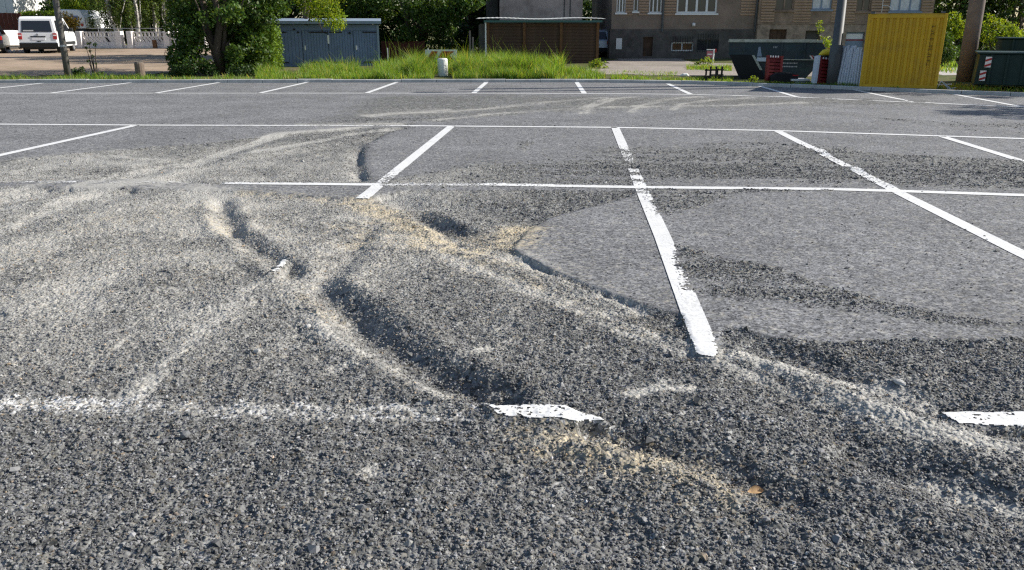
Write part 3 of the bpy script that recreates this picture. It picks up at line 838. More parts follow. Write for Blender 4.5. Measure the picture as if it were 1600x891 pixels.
o = grass('tall_grass', [
    (640, 780, .3, 1.8, 7500, .24, .58, .012), (640, 790, 1.5, 5.5, 9000, .46, .52, .014), (780, 870, .25, 1.6, 5200, .26, .58, .014), (780, 880, 1.2, 5, 5500, .55, .45, .016),
    (590, 660, .3, 2.2, 3800, .18, .30, .014), (585, 665, 2.0, 9, 3200, .22, .26, .018), (480, 600, .25, 2.6, 5600, .14, .24, .014), (470, 560, 1.5, 5, 2200, .25, .40, .014), (400, 500, .3, 2.4, 3600, .14, .25, .014), (860, 975, .2, 6, 8500, .16, .24, .014), (600, 880, .8, 4, 420, .80, .85, .009), (470, 600, .6, 3, 260, .45, .55, .009)], 3)
o['label'] = 'tall uncut grass with pale tips between kerb and wooden shed'
o = grass('short_grass', [
    (-60, 440, .05, .75, 4200, .10, .16, .012), (955, 1150, .05, 1.5, 5200, .10, .10, .012), (1075, 1150, 6.2, 8.2, 1500, .08, .14, .02), (1130, 1330, .03, .6, 1500, .07, .07, .012),
    (1330, 1470, .03, .35, 700, .08, .08, .012), (1455, 1900, .3, 2.4, 3600, .10, .10, .014), (1455, 1950, 9.5, 18, 9000, .12, .2, .03), (890, 960, 1, 8, 2500, .2, .3, .014), (950, 1060, 2.2, 4.5, 600, .07, .07, .014)], 4)
o['label'] = 'short weedy grass along the back of the kerb'

# ------------------------------------------------------------------ leaves
def leaf_cloud(clumps, seed, size, jitter=.35, flat=.0):
    """clumps: (x, y, z, rx, ry, rz, n) - leaves spread through each, denser to the outside"""
    rng = np.random.default_rng(seed); C = []; TT = []
    for (x, y, z, rx, ry, rz, n) in clumps:
        d = rng.normal(0, 1, (n, 3)); d /= np.linalg.norm(d, axis=1)[:, None]
        r = rng.random(n) ** .45
        p = d * r[:, None] * np.array([rx, ry, rz]) + np.array([x, y, z])
        # break into sprays
        nz = fbm(p[:, 0] * 2.2 + p[:, 2] * 1.7, p[:, 1] * 2.2 - p[:, 2] * 1.3, seed + 5, 2)
        k = rng.random(n) < np.clip(.62 + 1.3 * nz, .05, 1)
        p = p[k]; C.append(p)
        t = rng.uniform(.6, 1.4, len(p)) * rng.uniform(.85, 1.15)
        TT.append(np.stack([t * rng.uniform(.8, 1.25, len(p)), t, t * rng.uniform(.7, 1.2, len(p))], -1))
    c = np.concatenate(C); t = np.concatenate(TT); n = len(c)
    a = rng.normal(0, 1, (n, 3)); a /= np.linalg.norm(a, axis=1)[:, None]
    b = np.cross(a, rng.normal(0, 1, (n, 3))); b /= np.linalg.norm(b, axis=1)[:, None]
    L = size * rng.uniform(.6, 1.3, n)[:, None]; Wd = L * .55
    v = np.empty((n, 4, 3))
    v[:, 0] = c - a * L * .5; v[:, 1] = c + b * Wd * .5; v[:, 2] = c + a * L * .5; v[:, 3] = c - b * Wd * .5
    f = (np.arange(n) * 4)[:, None] + np.array([[0, 1, 2, 3]])
    return v.reshape(-1, 3), f, np.repeat(t, 4, 0)
def leaf_obj(name, clumps, seed, size, m, parent=None, loc=(0, 0, 0), **kw):
    v, f, t = leaf_cloud(clumps, seed, size, **kw)
    me = np_mesh(name, v - np.array(loc), f); set_attr(me, 'tint', t, 'FLOAT_VECTOR')
    return new_obj(name, me, parent, m)
def scatter_clumps(box, n, r0, r1, per, seed, ell=True):
    r = random.Random(seed); out = []
    (x0, x1), (y0, y1), (z0, z1) = box
    cx, cy, cz = (x0 + x1) / 2, (y0 + y1) / 2, (z0 + z1) / 2
    while len(out) < n:
        x, y, z = r.uniform(x0, x1), r.uniform(y0, y1), r.uniform(z0, z1)
        if ell and ((x - cx) / (x1 - x0) * 2) ** 2 + ((y - cy) / (y1 - y0) * 2) ** 2 + ((z - cz) / (z1 - z0) * 2) ** 2 > 1: continue
        R = r.uniform(r0, r1); out.append((x, y, z, R, R, R * r.uniform(.6, .95), int(per * R * R)))
    return out
def limbs(base, tips, r0, seed, n=6):
    r = random.Random(seed); b = B()
    for tip, rad in tips:
        p0, p1 = Vector(base), Vector(tip); pts = []
        for i in range(n + 1):
            t = i / n; p = p0.lerp(p1, t)
            w = (p1 - p0).length * .035 * math.sin(t * math.pi)
            p += Vector((r.uniform(-w, w), r.uniform(-w, w), 0)); pts.append(p)
        b.tube(pts, [rad * (1 - .8 * i / n) for i in range(n + 1)], 7)
    return b
def tree(name, label, base, tips, trunk_m, clumps, size, leaf_m, seed, group=None, cat='tree'):
    root = thing(name, label, cat, base, 0, group)
    b = limbs(base, tips, 0, seed); b.v = [(p[0] - base[0], p[1] - base[1], p[2] - base[2]) for p in b.v]
    b.obj('trunk', trunk_m, root, smooth=True)
    leaf_obj('crown', clumps, seed + 1, size, leaf_m, root, base)
    return root

# ================================================================== trees and shrubs
def X_(px, Y): return at(px, 100, Y)[0]
def Zr(py, Y): return at(800, py, Y)[2]
# big multi-stemmed tree by the kerb
bx, by = X_(345, 26.6), 26.6; bz = rise(by)
tips = [((X_(300, by), by + .3, 4.2), .16), ((X_(338, by), by - .1, 4.6), .15), ((X_(372, by), by + .3, 3.6), .10), ((X_(318, by), by - .4, 2.6), .07), ((X_(395, by), by + .2, 2.8), .07), ((X_(480, 28), 28, 3.1), .08)]
cl = scatter_clumps(((bx - 3.4, bx + 3.2), (by - 1.6, by + 3.6), (2.3, 7.0)), 46, .55, 1.0, 1000, 1)
for px, py, Y, R in ((285, 90, 26.2, .55), (300, 70, 26.5, .6), (290, 40, 26.8, .7), (320, 105, 26.0, .35), (370, 95, 26.6, .55), (395, 75, 26.8, .6), (385, 50, 27, .6), (368, 82, 25.9, .35), (322, 30, 26.0, .35), (360, 20, 26.0, .45), (300, 55, 26, .4), (350, 60, 27.6, .7), (410, 25, 27, .55), (300, 15, 27, .8), (365, 20, 27, .8), (400, 100, 26.8, .4), (340, 30, 27.6, .8), (280, 105, 26.2, .35), (430, 5, 27.4, .6)):
    x, _, z = at(px, py, Y); cl.append((x, Y, z, R, R, R * .8, int(3600 * R * R)))
tree('broadleaf_tree', 'dark multi stemmed broadleaf tree hanging low over the kerb beside the blue shed', (bx, by, bz), tips, M_['trunk'], cl, .125, M_['leaf'], 21)
# sunlit branch of a neighbouring tree over the blue shed
bx2, by2 = X_(452, 31), 31.0
cl = []
for px, py, R in ((478, 8, .42), (498, 6, .45), (515, 12, .42), (492, 22, .34), (525, 25, .36), (532, 38, .26), (515, 33, .3), (505, -10, .6), (470, -8, .5), (535, 6, .25), (520, 44, .18)):
    x, _, z = at(px, py, 28.2); cl.append((x, 28.2 + RND.uniform(-.3, .3), z, R, R, R * .85, int(3000 * R * R)))
cl += scatter_clumps(((bx2 - 1.0, bx2 + 2.6), (27.4, 30.5), (3.0, 6.2)), 10, .4, .7, 1100, 5)
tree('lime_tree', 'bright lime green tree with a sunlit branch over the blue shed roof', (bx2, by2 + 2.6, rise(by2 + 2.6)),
     [((bx2 + .2, 33, 3.4), .14), ((X_(500, 28.6), 28.6, 3.1), .05), ((X_(522, 28.3), 28.3, 2.6), .03), ((bx2 + 1, 31, 5), .1)], M_['trunk'], cl, .085, M_['leaflime_lit'], 22)
# dark trees behind the sheds
def big_tree(name, label, px, Y, half, z0, z1, n, leaf_m, seed, size=.17, per=640, group=None, extra=(), low=True):
    x = X_(px, Y); z = rise(Y)
    cl = scatter_clumps(((x - half, x + half), (Y - half * .8, Y + half * .8), (z0, z1)), n, half * .22, half * .38, per, seed)
    cl += list(extra)
    cl += scatter_clumps(((x - half * 1.15, x + half * 1.15), (Y - half * .5, Y + half * .5), (.3, 3.6)), int(n * .55), half * .22, half * .36, per * 1.9, seed + 7, False) if low else []
    r = random.Random(seed)
    tips = [((x + r.uniform(-.2, .2), Y, z1 * .7), .2)] + [((x + r.uniform(-half, half) * .8, Y + r.uniform(-half, half) * .5, r.uniform(z0 + (z1 - z0) * .3, z1 * .9)), .08) for _ in range(6)]
    return tree(name, label, (x, Y, z), tips, M_['trunk'], cl, size, leaf_m, seed + 3, group)
ex = []
for px, py, R in ((700, 30, .5), (715, 15, .5), (730, 5, .5), (705, 48, .35), (690, 8, .6), (745, 3, .35), (672, 30, .6), (650, 15, .7)):
    x, _, z = at(px, py, 34.6); ex.append((x, 34.6, z, R, R, R * .8, int(3000 * R * R)))
big_tree('broadleaf_tree', 'dark green tree with sunlit leaf tips behind the striped board', 660, 36.5, 2.7, 1.2, 8.5, 40, M_['leaf'], 31, .15, 560, None, ex)
big_tree('broadleaf_tree', 'very dark dense tree rising behind the blue shed roof', 560, 38.5, 3.0, .8, 8.5, 44, M_['leafdark'], 35)
big_tree('broadleaf_tree', 'dark tree between the blue shed and the low hanging tree', 455, 39.5, 2.8, .8, 8.5, 40, M_['leafdark'], 39)
big_tree('broadleaf_tree', 'dark tree close to the left end of the wooden shed', 735, 40.5, 2.2, .6, 8.5, 36, M_['leafdark'], 43)
big_tree('broadleaf_tree', 'dark tree farther back behind the left end of the wooden shed', 752, 46, 2.8, .6, 8.5, 40, M_['leafdark'], 243)
big_tree('broadleaf_tree', 'dark tree in the gap between plaster garage and brown house', 930, 47, 1.9, 1.6, 9, 30, M_['leafdark'], 47)
# birches behind the pale fence
for i, (px, lean, Y, lab) in enumerate(((184, -.55, 53, 'leaning birch with thick pale trunk behind the pale fence'), (203, .1, 54.5, 'slim straight birch beside the leaning birch'), (213, .25, 53.5, 'birch leaning gently behind the paired fence pillars'), (240, .2, 55.5, 'thin birch behind the grey fence panel'), (262, -.2, 55, 'thin birch close to the low hanging dark tree'))):
    x = X_(px + 8, Y); z = rise(Y)
    cl = scatter_clumps(((x - 2.2, x + 2.2), (Y - 1.5, Y + 1.5), (2.6, 9)), 26, .5, .8, 1000, 50 + i)
    r = random.Random(60 + i)
    for k in range(16):                                   # hanging twigs
        cx, cy = x + r.uniform(-1.8, 1.8), Y + r.uniform(-1, 1); cl.append((cx, cy, r.uniform(1.6, 3.6), .18, .18, .8, 260))
    tips = [((x + lean, Y, 3.4), .20 if i == 0 else .12), ((x + lean * 1.6, Y, 7.5), .10)] + [((x + r.uniform(-1.4, 1.4), Y, r.uniform(4, 7)), .04) for _ in range(4)]
    tree('birch_tree', lab, (x, Y, z), tips, M_['birch'], cl, .13, M_['leafbirch'], 70 + i, 'birches behind the pale fence')
TREE_LAB = ['green tree far behind the white house', 'tall tree far behind the brown house wall', 'dark tree rising behind the caravan', 'tall tree behind the leaning birch', 'dark tree behind the thin birches', 'tall tree behind the low hanging tree', 'dark tree far behind the plaster garage', 'tall tree behind the rendered house', 'dark tree behind the banded house', 'tall tree behind the yellow container']
for i, (px, Y, half) in enumerate(((-120, 78, 4), (60, 86, 4), (110, 84, 3.6), (180, 66, 4), (250, 64, 4), (330, 62, 4), (830, 62, 4), (1000, 66, 4.5), (1200, 66, 4.5), (1420, 58, 4))):
    big_tree('broadleaf_tree', TREE_LAB[i], px, Y, half, .8, 10, 34, M_['leaf' if i % 2 else 'leafdark'], 90 + 3 * i,   .34, 150, 'trees in the row behind the yards')
# right hand trees and shrubs
big_tree('broadleaf_tree', 'dark tree behind the shrubs between yellow container and concrete pole', 1492, 41, 2.4, 1.9, 9, 54, M_['leaf'], 131, .16, 560)
big_tree('broadleaf_tree', 'dark spreading tree above the two green dumpsters', 1575, 39, 3.0, 1.7, 9, 44, M_['leafdark'], 135, .16, 560)
big_tree('broadleaf_tree', 'large tree casting shade on the lot beside the green dumpsters', 2275, 17.0, 1.6, 3.9, 7.2, 24, M_['leaf'], 139, .14, 900, None, (), False)
big_tree('broadleaf_tree', 'slim tree by the kerb behind the shade tree near the dumpsters', 2090, 20.9, 1.3, 4.2, 7.0, 18, M_['leaf'], 239, .14, 900, None, (), False)
def shrub(name, label, spots, seed, size, m, per=1500, group=None, cat='shrub'):
    x0, y0 = sum(s[0] for s in spots) / len(spots), sum(s[1] for s in spots) / len(spots); base = (x0, y0, float(gz(np.array([x0]), np.array([y0]))[0]))
    root = thing(name, label, cat, base, 0, group)
    r = random.Random(seed); b = B()
    for s in spots[:8]:
        b.tube([(r.uniform(-.1, .1), r.uniform(-.05, .05), -.03), ((s[0] - x0) * .6, (s[1] - y0) * .6, (s[2] - base[2]) * .55), (s[0] - x0, s[1] - y0, s[2] - base[2])], [.02, .014, .006], 5)
    b.obj('stem', M_['trunk'], root)
    leaf_obj('foliage', [(s[0], s[1], s[2], s[3], s[3], s[3] * .9, int(per * s[3] * s[3]) + 12) for s in spots], seed, size, m, root, base)
    return root
def sp(lst, Y): return [(*at(px, py, Y), R) for px, py, R in lst]
shrub('shrub', 'bright sunlit shrubs in a row right of the concrete pole', sp([(1545, 50, .5), (1560, 45, .5), (1575, 55, .45), (1550, 62, .4), (1540, 35, .4), (1590, 60, .4), (1565, 62, .4)], 34), 141, .10, M_['leaflime_lit'], 3600)
shrub('shrub', 'upright bright green bush behind the dumpsters', sp([(1580, 50, .3), (1584, 42, .25), (1588, 55, .3), (1582, 62, .3)], 31), 143, .08, M_['leaflime_lit'], 6000)
shrub('shrub', 'sunlit bushes between yellow container and concrete pole', sp([(1482, 45, .35), (1498, 48, .4), (1508, 42, .35), (1490, 30, .35), (1478, 55, .3)], 35), 145, .10, M_['leaflime_lit'], 4600)
shrub('shrub', 'dark green bush low beside the edge of the yellow container', sp([(1474, 75, .4), (1482, 85, .38), (1476, 62, .35), (1470, 92, .3)], 30), 147, .09, M_['leaf'], 5200)
shrub('shrub', 'reddish dark bush standing in the grass left of the concrete pole', sp([(1496, 82, .28), (1502, 88, .25), (1498, 76, .2)], 30.5), 149, .09, M_['leafdark'], 6000)
shrub('sapling', 'slim bright green sapling growing behind the skip', sp([(1280, 38, .13), (1281, 46, .15), (1279, 55, .13), (1282, 64, .22), (1290, 68, .28), (1298, 72, .26), (1286, 74, .28), (1300, 78, .18), (1284, 34, .08)], 28), 151, .07, M_['leaflime_lit'], 5200, cat='sapling')
shrub('shrub', 'dark leafy weeds at the foot of the grey pole', sp([(118, 112, .16), (126, 116, .15), (135, 118, .13), (120, 118, .14), (150, 118, .12), (160, 116, .12), (128, 108, .1)], 25.2), 153, .07, M_['leafdark'], 6000, cat='weeds')
shrub('sapling', 'thin twiggy sapling rising from weeds near the grey pole', sp([(139, 68, .07), (149, 70, .07), (141, 80, .05), (138, 95, .06), (145, 88, .05), (135, 75, .05), (150, 100, .05)], 25.6), 155, .05, M_['leaf'], 9000, cat='sapling')
shrub('shrub', 'orange tinged shrub in front of the caravan', sp([(104, 30, .5), (112, 38, .45), (119, 34, .4), (108, 42, .4), (103, 40, .4)], 52), 157, .12, M_['leafwarm'], 2200)
shrub('shrub', 'green leafy bush above the caravan roof', sp([(112, 8, .6), (120, 6, .7), (128, 10, .6), (105, 5, .6)], 60), 159, .14, M_['leaflime_lit'], 1700)
shrub('shrub', 'leafy clump of weeds at the right end of the wooden shed', sp([(930, 100, .18), (940, 101, .2), (924, 103, .18), (946, 106, .14), (934, 96, .14)], 29.5), 161, .07, M_['leaflime_lit'], 4200, cat='weeds')
shrub('shrub', 'round grassy clump beside the small red and white sign', sp([(1098, 96, .16), (1104, 95, .2), (1110, 97, .16), (1090, 100, .12)], 32), 163, .08, M_['leaflime_lit'], 4200, cat='weeds')
shrub('shrub', 'pale weed growing at the foot of the skip', sp([(1176, 122, .09), (1181, 124, .08), (1172, 126, .08)], 23.0), 165, .05, M_['leaflime_lit'], 7000, cat='weeds')
shrub('shrub', 'dark low bushes under the hanging tree beside the kerb', sp([(275, 112, .25), (292, 112, .3), (310, 114, .25), (330, 114, .25), (365, 113, .25), (385, 110, .3), (300, 104, .3)], 25.6), 167, .08, M_['leafdark'], 6500)
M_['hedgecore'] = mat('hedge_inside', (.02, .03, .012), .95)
# clipped hedges
def hedge(name, label, x0, x1, y0, y1, z0, z1, n, seed, size, m):
    rng = np.random.default_rng(seed); base = ((x0 + x1) / 2, (y0 + y1) / 2, z0)
    root = thing(name, label, 'hedge', base)
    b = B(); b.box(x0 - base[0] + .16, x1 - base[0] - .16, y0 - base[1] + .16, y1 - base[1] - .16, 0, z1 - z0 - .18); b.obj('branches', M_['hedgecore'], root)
    p = rng.uniform(0, 1, (n, 3)); fc = rng.integers(0, 5, n); e = rng.random(n) ** 2 * .16
    p[:, 0] = np.where(fc == 0, 0, np.where(fc == 1, 1, p[:, 0])); p[:, 1] = np.where(fc == 2, 0, np.where(fc == 3, 1, p[:, 1])); p[:, 2] = np.where(fc == 4, 1, p[:, 2])
    q = np.array([x0, y0, z0]) + p * np.array([x1 - x0, y1 - y0, z1 - z0])
    q += rng.normal(0, .05, q.shape)
    bul = .10 * fbm(q[:, 0] * 2 + q[:, 2] * 2, q[:, 1] * 2 + q[:, 2], seed, 2)[:, None]
    q += (q - np.array(base)) / (np.linalg.norm(q - np.array(base), axis=1)[:, None] + .1) * (bul - e[:, None])
    cl = [(x, y, z, .001, .001, .001, 1) for x, y, z in ()]
    a = rng.normal(0, 1, (n, 3)); a /= np.linalg.norm(a, axis=1)[:, None]
    bb = np.cross(a, rng.normal(0, 1, (n, 3))); bb /= np.linalg.norm(bb, axis=1)[:, None]
    L = size * rng.uniform(.6, 1.3, n)[:, None]
    v = np.stack([q - a * L * .5, q + bb * L * .3, q + a * L * .5, q - bb * L * .3], 1) - np.array(base)
    t = rng.uniform(.6, 1.4, n)[:, None] * np.array([[1, 1, 1]])
    me = np_mesh('foliage', v.reshape(-1, 3), (np.arange(n) * 4)[:, None] + np.array([[0, 1, 2, 3]])); set_attr(me, 'tint', np.repeat(t, 4, 0), 'FLOAT_VECTOR')
    new_obj('foliage', me, root, m); return root
hx0, hx1 = X_(372, 27.4), X_(414, 27.4)
hedge('hedge', 'clipped green hedge end, sunlit on its right side, beside the blue shed', hx0, hx1, 27.4, 29.5, rise(28), Zr(43, 27.4), 16000, 171, .085, M_['hedge'])
hedge('hedge', 'clipped bright green hedge above the dark fence behind the white van', X_(42, 58), X_(93, 58), 58, 59.2, rise(58), Zr(19, 58), 4200, 173, .14, M_['leaflime_lit'])

# ================================================================== buildings
WHITEFRAME = M_['white']
def window(parent, x0, x1, z0, z1, y, n=2, frame=.05, frame_m=None, pane_m=None, sill=True, depth=.12):
    """window set into a wall whose face is at y; the panes lie back in the reveal"""
    fm = frame_m or M_['white']; b = B()
    b.box(x0, x1, y + depth - .06, y + depth, z0, z0 + frame).box(x0, x1, y + depth - .06, y + depth, z1 - frame, z1)
    for i in range(n + 1):
        xc = x0 + (x1 - x0) * i / n; h = frame / 2 if 0 < i < n else frame
        xa = x0 if i == 0 else (x1 - frame if i == n else xc - frame * .6); xb = x0 + frame if i == 0 else (x1 if i == n else xc + frame * .6)
        b.box(xa, xb, y + depth - .065, y + depth - .002, z0 + frame, z1 - frame)
    w = b.obj('window', fm, parent)
    for i in range(n):
        xa, xb = x0 + (x1 - x0) * i / n, x0 + (x1 - x0) * (i + 1) / n
        B().box(xa + frame * .5, xb - frame * .5, y + depth - .03, y + depth - .02, z0 + frame * .5, z1 - frame * .5).obj('pane', pane_m or M_['paneglass'], w)
    if sill: B().box(x0 - .06, x1 + .06, y - .06, y + depth, z0 - .07, z0 - .003).obj('sill', fm, w)
    return w
def wall_with_holes(x0, x1, z0, z1, y, holes, thick=.35):
    """front wall as a grid of blocks leaving the openings free"""
    xs = sorted({x0, x1, *[h[0] for h in holes], *[h[1] for h in holes]}); zs = sorted({z0, z1, *[h[2] for h in holes], *[h[3] for h in holes]})
    b = B()
    def solid(i, k):
        cx, cz = (xs[i] + xs[i + 1]) / 2, (zs[k] + zs[k + 1]) / 2
        return not any(h[0] < cx < h[1] and h[2] < cz < h[3] for h in holes)
    nx, nz = len(xs) - 1, len(zs) - 1
    for i in range(nx):
        for k in range(nz):
            if not solid(i, k): continue
            X0, X1, Z0, Z1 = xs[i], xs[i + 1], zs[k], zs[k + 1]
            for yy, o in ((y, 1), (y + thick, -1)):
                b.add([(X0, yy, Z0), (X1, yy, Z0), (X1, yy, Z1), (X0, yy, Z1)], [(0, 1, 2, 3)[::o]])
            if i == 0 or not solid(i - 1, k): b.add([(X0, y, Z0), (X0, y + thick, Z0), (X0, y + thick, Z1), (X0, y, Z1)], [(0, 1, 2, 3)])
            if i == nx - 1 or not solid(i + 1, k): b.add([(X1, y, Z0), (X1, y + thick, Z0), (X1, y + thick, Z1), (X1, y, Z1)], [(0, 1, 2, 3)])
            if k == 0 or not solid(i, k - 1): b.add([(X0, y, Z0), (X0, y + thick, Z0), (X1, y + thick, Z0), (X1, y, Z0)], [(0, 1, 2, 3)])
            if k == nz - 1 or not solid(i, k + 1): b.add([(X0, y, Z1), (X0, y + thick, Z1), (X1, y + thick, Z1), (X1, y, Z1)], [(0, 1, 2, 3)])
    bm_v = {}
    return b
def weld(o):
    bm = bmesh.new(); bm.from_mesh(o.data); bmesh.ops.remove_doubles(bm, verts=bm.verts, dist=.0005); bmesh.ops.recalc_face_normals(bm, faces=bm.faces); bm.to_mesh(o.data); bm.free(); return o

def ribs(parent, x0, x1, z0, z1, y, pitch=.118):
    proto = None; z = z0
    while z < z1:
        if proto is None:
            o = proto = B().prism([(y - .03, 0), (y - .035, .05), (y - .02, .07), (y + .02, .07), (y + .02, 0)], x0, x1).obj('rib', M_['rib'], parent)
        else:
            o = proto.copy(); COL.objects.link(o)
        o.location.z = z; z += pitch
def house():
    Y = 37.0; zb = rise(Y); xl, xm, xr = X_(953, Y), X_(1176, Y), X_(1446, Y)
    def xx(px): return X_(px, Y)
    def zz(py): return Zr(py, Y)
    H = 7.2
    # --- left, rendered part
    r = thing('house', 'brown rendered house with white framed windows and dark stone plinth', 'house', (0, 0, 0))
    zt = zz(46)
    top = 3.55
    wins = [(xx(960), xx(974), zz(20), top, 3), (xx(986), xx(993), zz(18), top, 1), (xx(1010), xx(1029), zz(20), top, 3), (xx(1052), xx(1114), zz(21), top, 4)]
    up = [(a, b, c + 2.75, d + 2.75, n) for a, b, c, d, n in wins]
    weld(wall_with_holes(xl, xm, zt, H, Y, [w[:4] for w in wins + up]).obj('wall', M_['render'], r))
    for a, b, c, d, n in wins + up: window(r, a, b, c, d, Y, n, .045 if b - a < 1 else .075)
    cel = [(xx(1047), xx(1081), zz(80), zz(66), 2), (xx(1086), xx(1120), zz(80), zz(62), 2), (xx(1003), xx(1018), zz(88), zz(58), 1)]
    weld(wall_with_holes(xl - .06, xm, zb - .1, zt - .003, Y - .06, [w[:4] for w in cel]).obj('plinth', M_['plinth'], r))
    window(r, *cel[0][:4], Y - .06, 2, .05, M_['white'], M_['paneglass'], False)
    window(r, *cel[1][:4], Y - .06, 2, .04, M_['darksteel'], M_['paneglass'], False)
    for c in cel[:2]:                                    # bars before the cellar windows
        for k in range(9):
            x = c[0] + (c[1] - c[0]) * (k + .5) / 9; B().tube([(x, Y - .09, c[2] - .05), (x, Y - .09, c[3] + .25)], .010, 5).obj('window_bar', M_['black'], r)
    B().box(cel[2][0], cel[2][1], Y + .06, Y + .1, cel[2][2], cel[2][3]).obj('cellar_door', M_['wood'], r)
    nb = B().box(xx(961), xx(970), Y - .09, Y - .062, zz(77), zz(60)).obj('notice_board', M_['white'], r); nb['label'] = 'white notice board on dark plinth'
    for a, b in ((973.5, 985), (994, 1009), (1033, 1051), (1150, 1173)): ribs(r, xx(a), xx(b), zz(24), 3.6, Y)
    for px in (1031, 1174):
        B().tube([(xx(px), Y - .08, zz(50)), (xx(px), Y - .08, H)], .05, 8).obj('downpipe', M_['darksteel'], r)
    x, _, z = at(1083, 39, Y); b = B(); b.tube([(x, Y, z + .05), (x, Y - .12, z + .04)], .02, 6); lm = b.obj('wall_lamp', M_['white'], r)
    b = B(); b.tube([(x, Y - .12, z + .09), (x, Y - .12, z + .05), (x, Y - .12, z - .02), (x, Y - .12, z - .07)], [.02, .07, .075, .03], 10); b.obj('lamp_globe', M_['white'], lm, smooth=True)
    b = B()                                              # other walls
    b.box(xl, xl + .35, Y + .352, Y + 9, zb - .1, H).box(xl, xm, Y + 9, Y + 9.3, zb - .1, H); b.obj('wall', M_['render'], r)
    b = B(); e = .45; xc = (xl + xm) / 2
    b.add([(xl - e, Y - e, H), (xm + .02, Y - e, H), (xm + .02, Y + 9.3 + e, H), (xl - e, Y + 9.3 + e, H), (xl + 3, Y + 4.6, H + 2.9), (xm + .02, Y + 4.6, H + 2.9)], [(0, 1, 5, 4), (3, 4, 5, 2), (0, 4, 3), (1, 2, 5), (0, 3, 2, 1)])
    b.obj('roof', mat('roof_tile_red', (.16, .06, .04), .85, var=.3, scale=4), r)
    # --- right, unrendered part
    r = thing('house', 'older banded brown house with curtained windows and rough stone base', 'house', (0, 0, 0)); Y2 = Y - .25
    def xx(px): return X_(px, Y2)
    def zz(py): return Zr(py, Y2)
    xm2, xr = xx(1178), xx(1446); zt = zz(38)
    wins = [(xx(1203), xx(1231), zz(16), top, 2), (xx(1259), xx(1289), zz(15), top, 2), (xx(1327), xx(1349), zz(18), top, 2), (xx(1378), xx(1426), zz(18), top, 3)]
    up = [(a, b, c + 2.75, d + 2.75, n) for a, b, c, d, n in wins]
    weld(wall_with_holes(xm2, xr, zt, H, Y2, [w[:4] for w in wins + up]).obj('wall', M_['render2'], r))
    for i, (a, b, c, d, n) in enumerate(wins + up):
        window(r, a, b, c, d, Y2, n, .05, M_['render2'] if i in (0, 2) else M_['bluetrim'], M_['curtain'] if i in (1, 3) else M_['paneglass'])
    low = [(xx(1197), xx(1224), zb - .1, zz(46)), (xx(1253), xx(1276), zb - .1, zz(48)), (xx(1316), xx(1345), zb - .1, zz(50))]
    weld(wall_with_holes(xm2, xr, zb - .1, zt - .003, Y2 - .05, low).obj('stone_base', M_['stone'], r))
    for k in range(4):
        a, b = low[0][0] + (low[0][1] - low[0][0]) * k / 4, low[0][0] + (low[0][1] - low[0][0]) * (k + 1) / 4
        B().box(a + .005, b - .005, Y2 + .08, Y2 + .12, zb - .1, low[0][3]).obj('door_board', M_['wood'], r)
    B().box(low[1][0], low[1][1], Y2 + .2, Y2 + .24, zb - .1, low[1][3]).obj('cellar_door', M_['postgrey'], r)
    d = B().box(low[2][0], low[2][1], Y2 + .08, Y2 + .12, zb - .1, low[2][3]).obj('garage_door', M_['bluetrim'], r)
    B().box(low[2][0], low[2][1], Y2 + .06, Y2 + .078, zz(63.5), zz(62)).obj('red_stripe', M_['sred'], d)
    B().box(low[2][0] + .05, low[2][1] - .05, Y2 + .06, Y2 + .078, zz(61), zz(53)).obj('white_panel', M_['white'], d)
    edges = [1181, 1203, 1231, 1259, 1289, 1327, 1349, 1378, 1426, 1444]
    for a, b in zip(edges[0::2], edges[1::2]): ribs(r, xx(a + .7), xx(b - .7), zz(35), 3.6, Y2)
    b = B().box(xm2 - .02, xr + .02, Y2 - .075, Y2 - .002, zz(37.5), zz(35.5)); b.obj('string_course', M_['render2'], r)
    b = B(); b.box(xr - .35, xr, Y2 + .352, Y2 + 9.5, zb - .1, H).box(xm2, xr, Y2 + 9.5, Y2 + 9.8, zb - .1, H); b.obj('wall', M_['render2'], r)
    b = B(); b.add([(xm2 + .02, Y2 - e, H + .02), (xr + e, Y2 - e, H + .02), (xr + e, Y2 + 9.8 + e, H + .02), (xm2 + .02, Y2 + 9.8 + e, H + .02), (xm2 + .02, Y2 + 4.8, H + 3), (xr - 3, Y2 + 4.8, H + 3)], [(0, 1, 5, 4), (3, 4, 5, 2), (1, 2, 5), (0, 4, 3), (0, 3, 2, 1)])
    b.obj('roof', bpy.data.materials['roof_tile_red'], r)
    b = B(); x = xx(1366); b.tube([(x, Y2 - .03, zz(0)), (x, Y2 - .05, zz(20))], .012, 5); b.tube([(x, Y2 - .04, zz(9)), (x + .25, Y2 - .06, zz(9.5)), (x + .5, Y2 - .06, zz(16))], .014, 5); b.obj('cable', M_['white'], r)
house()

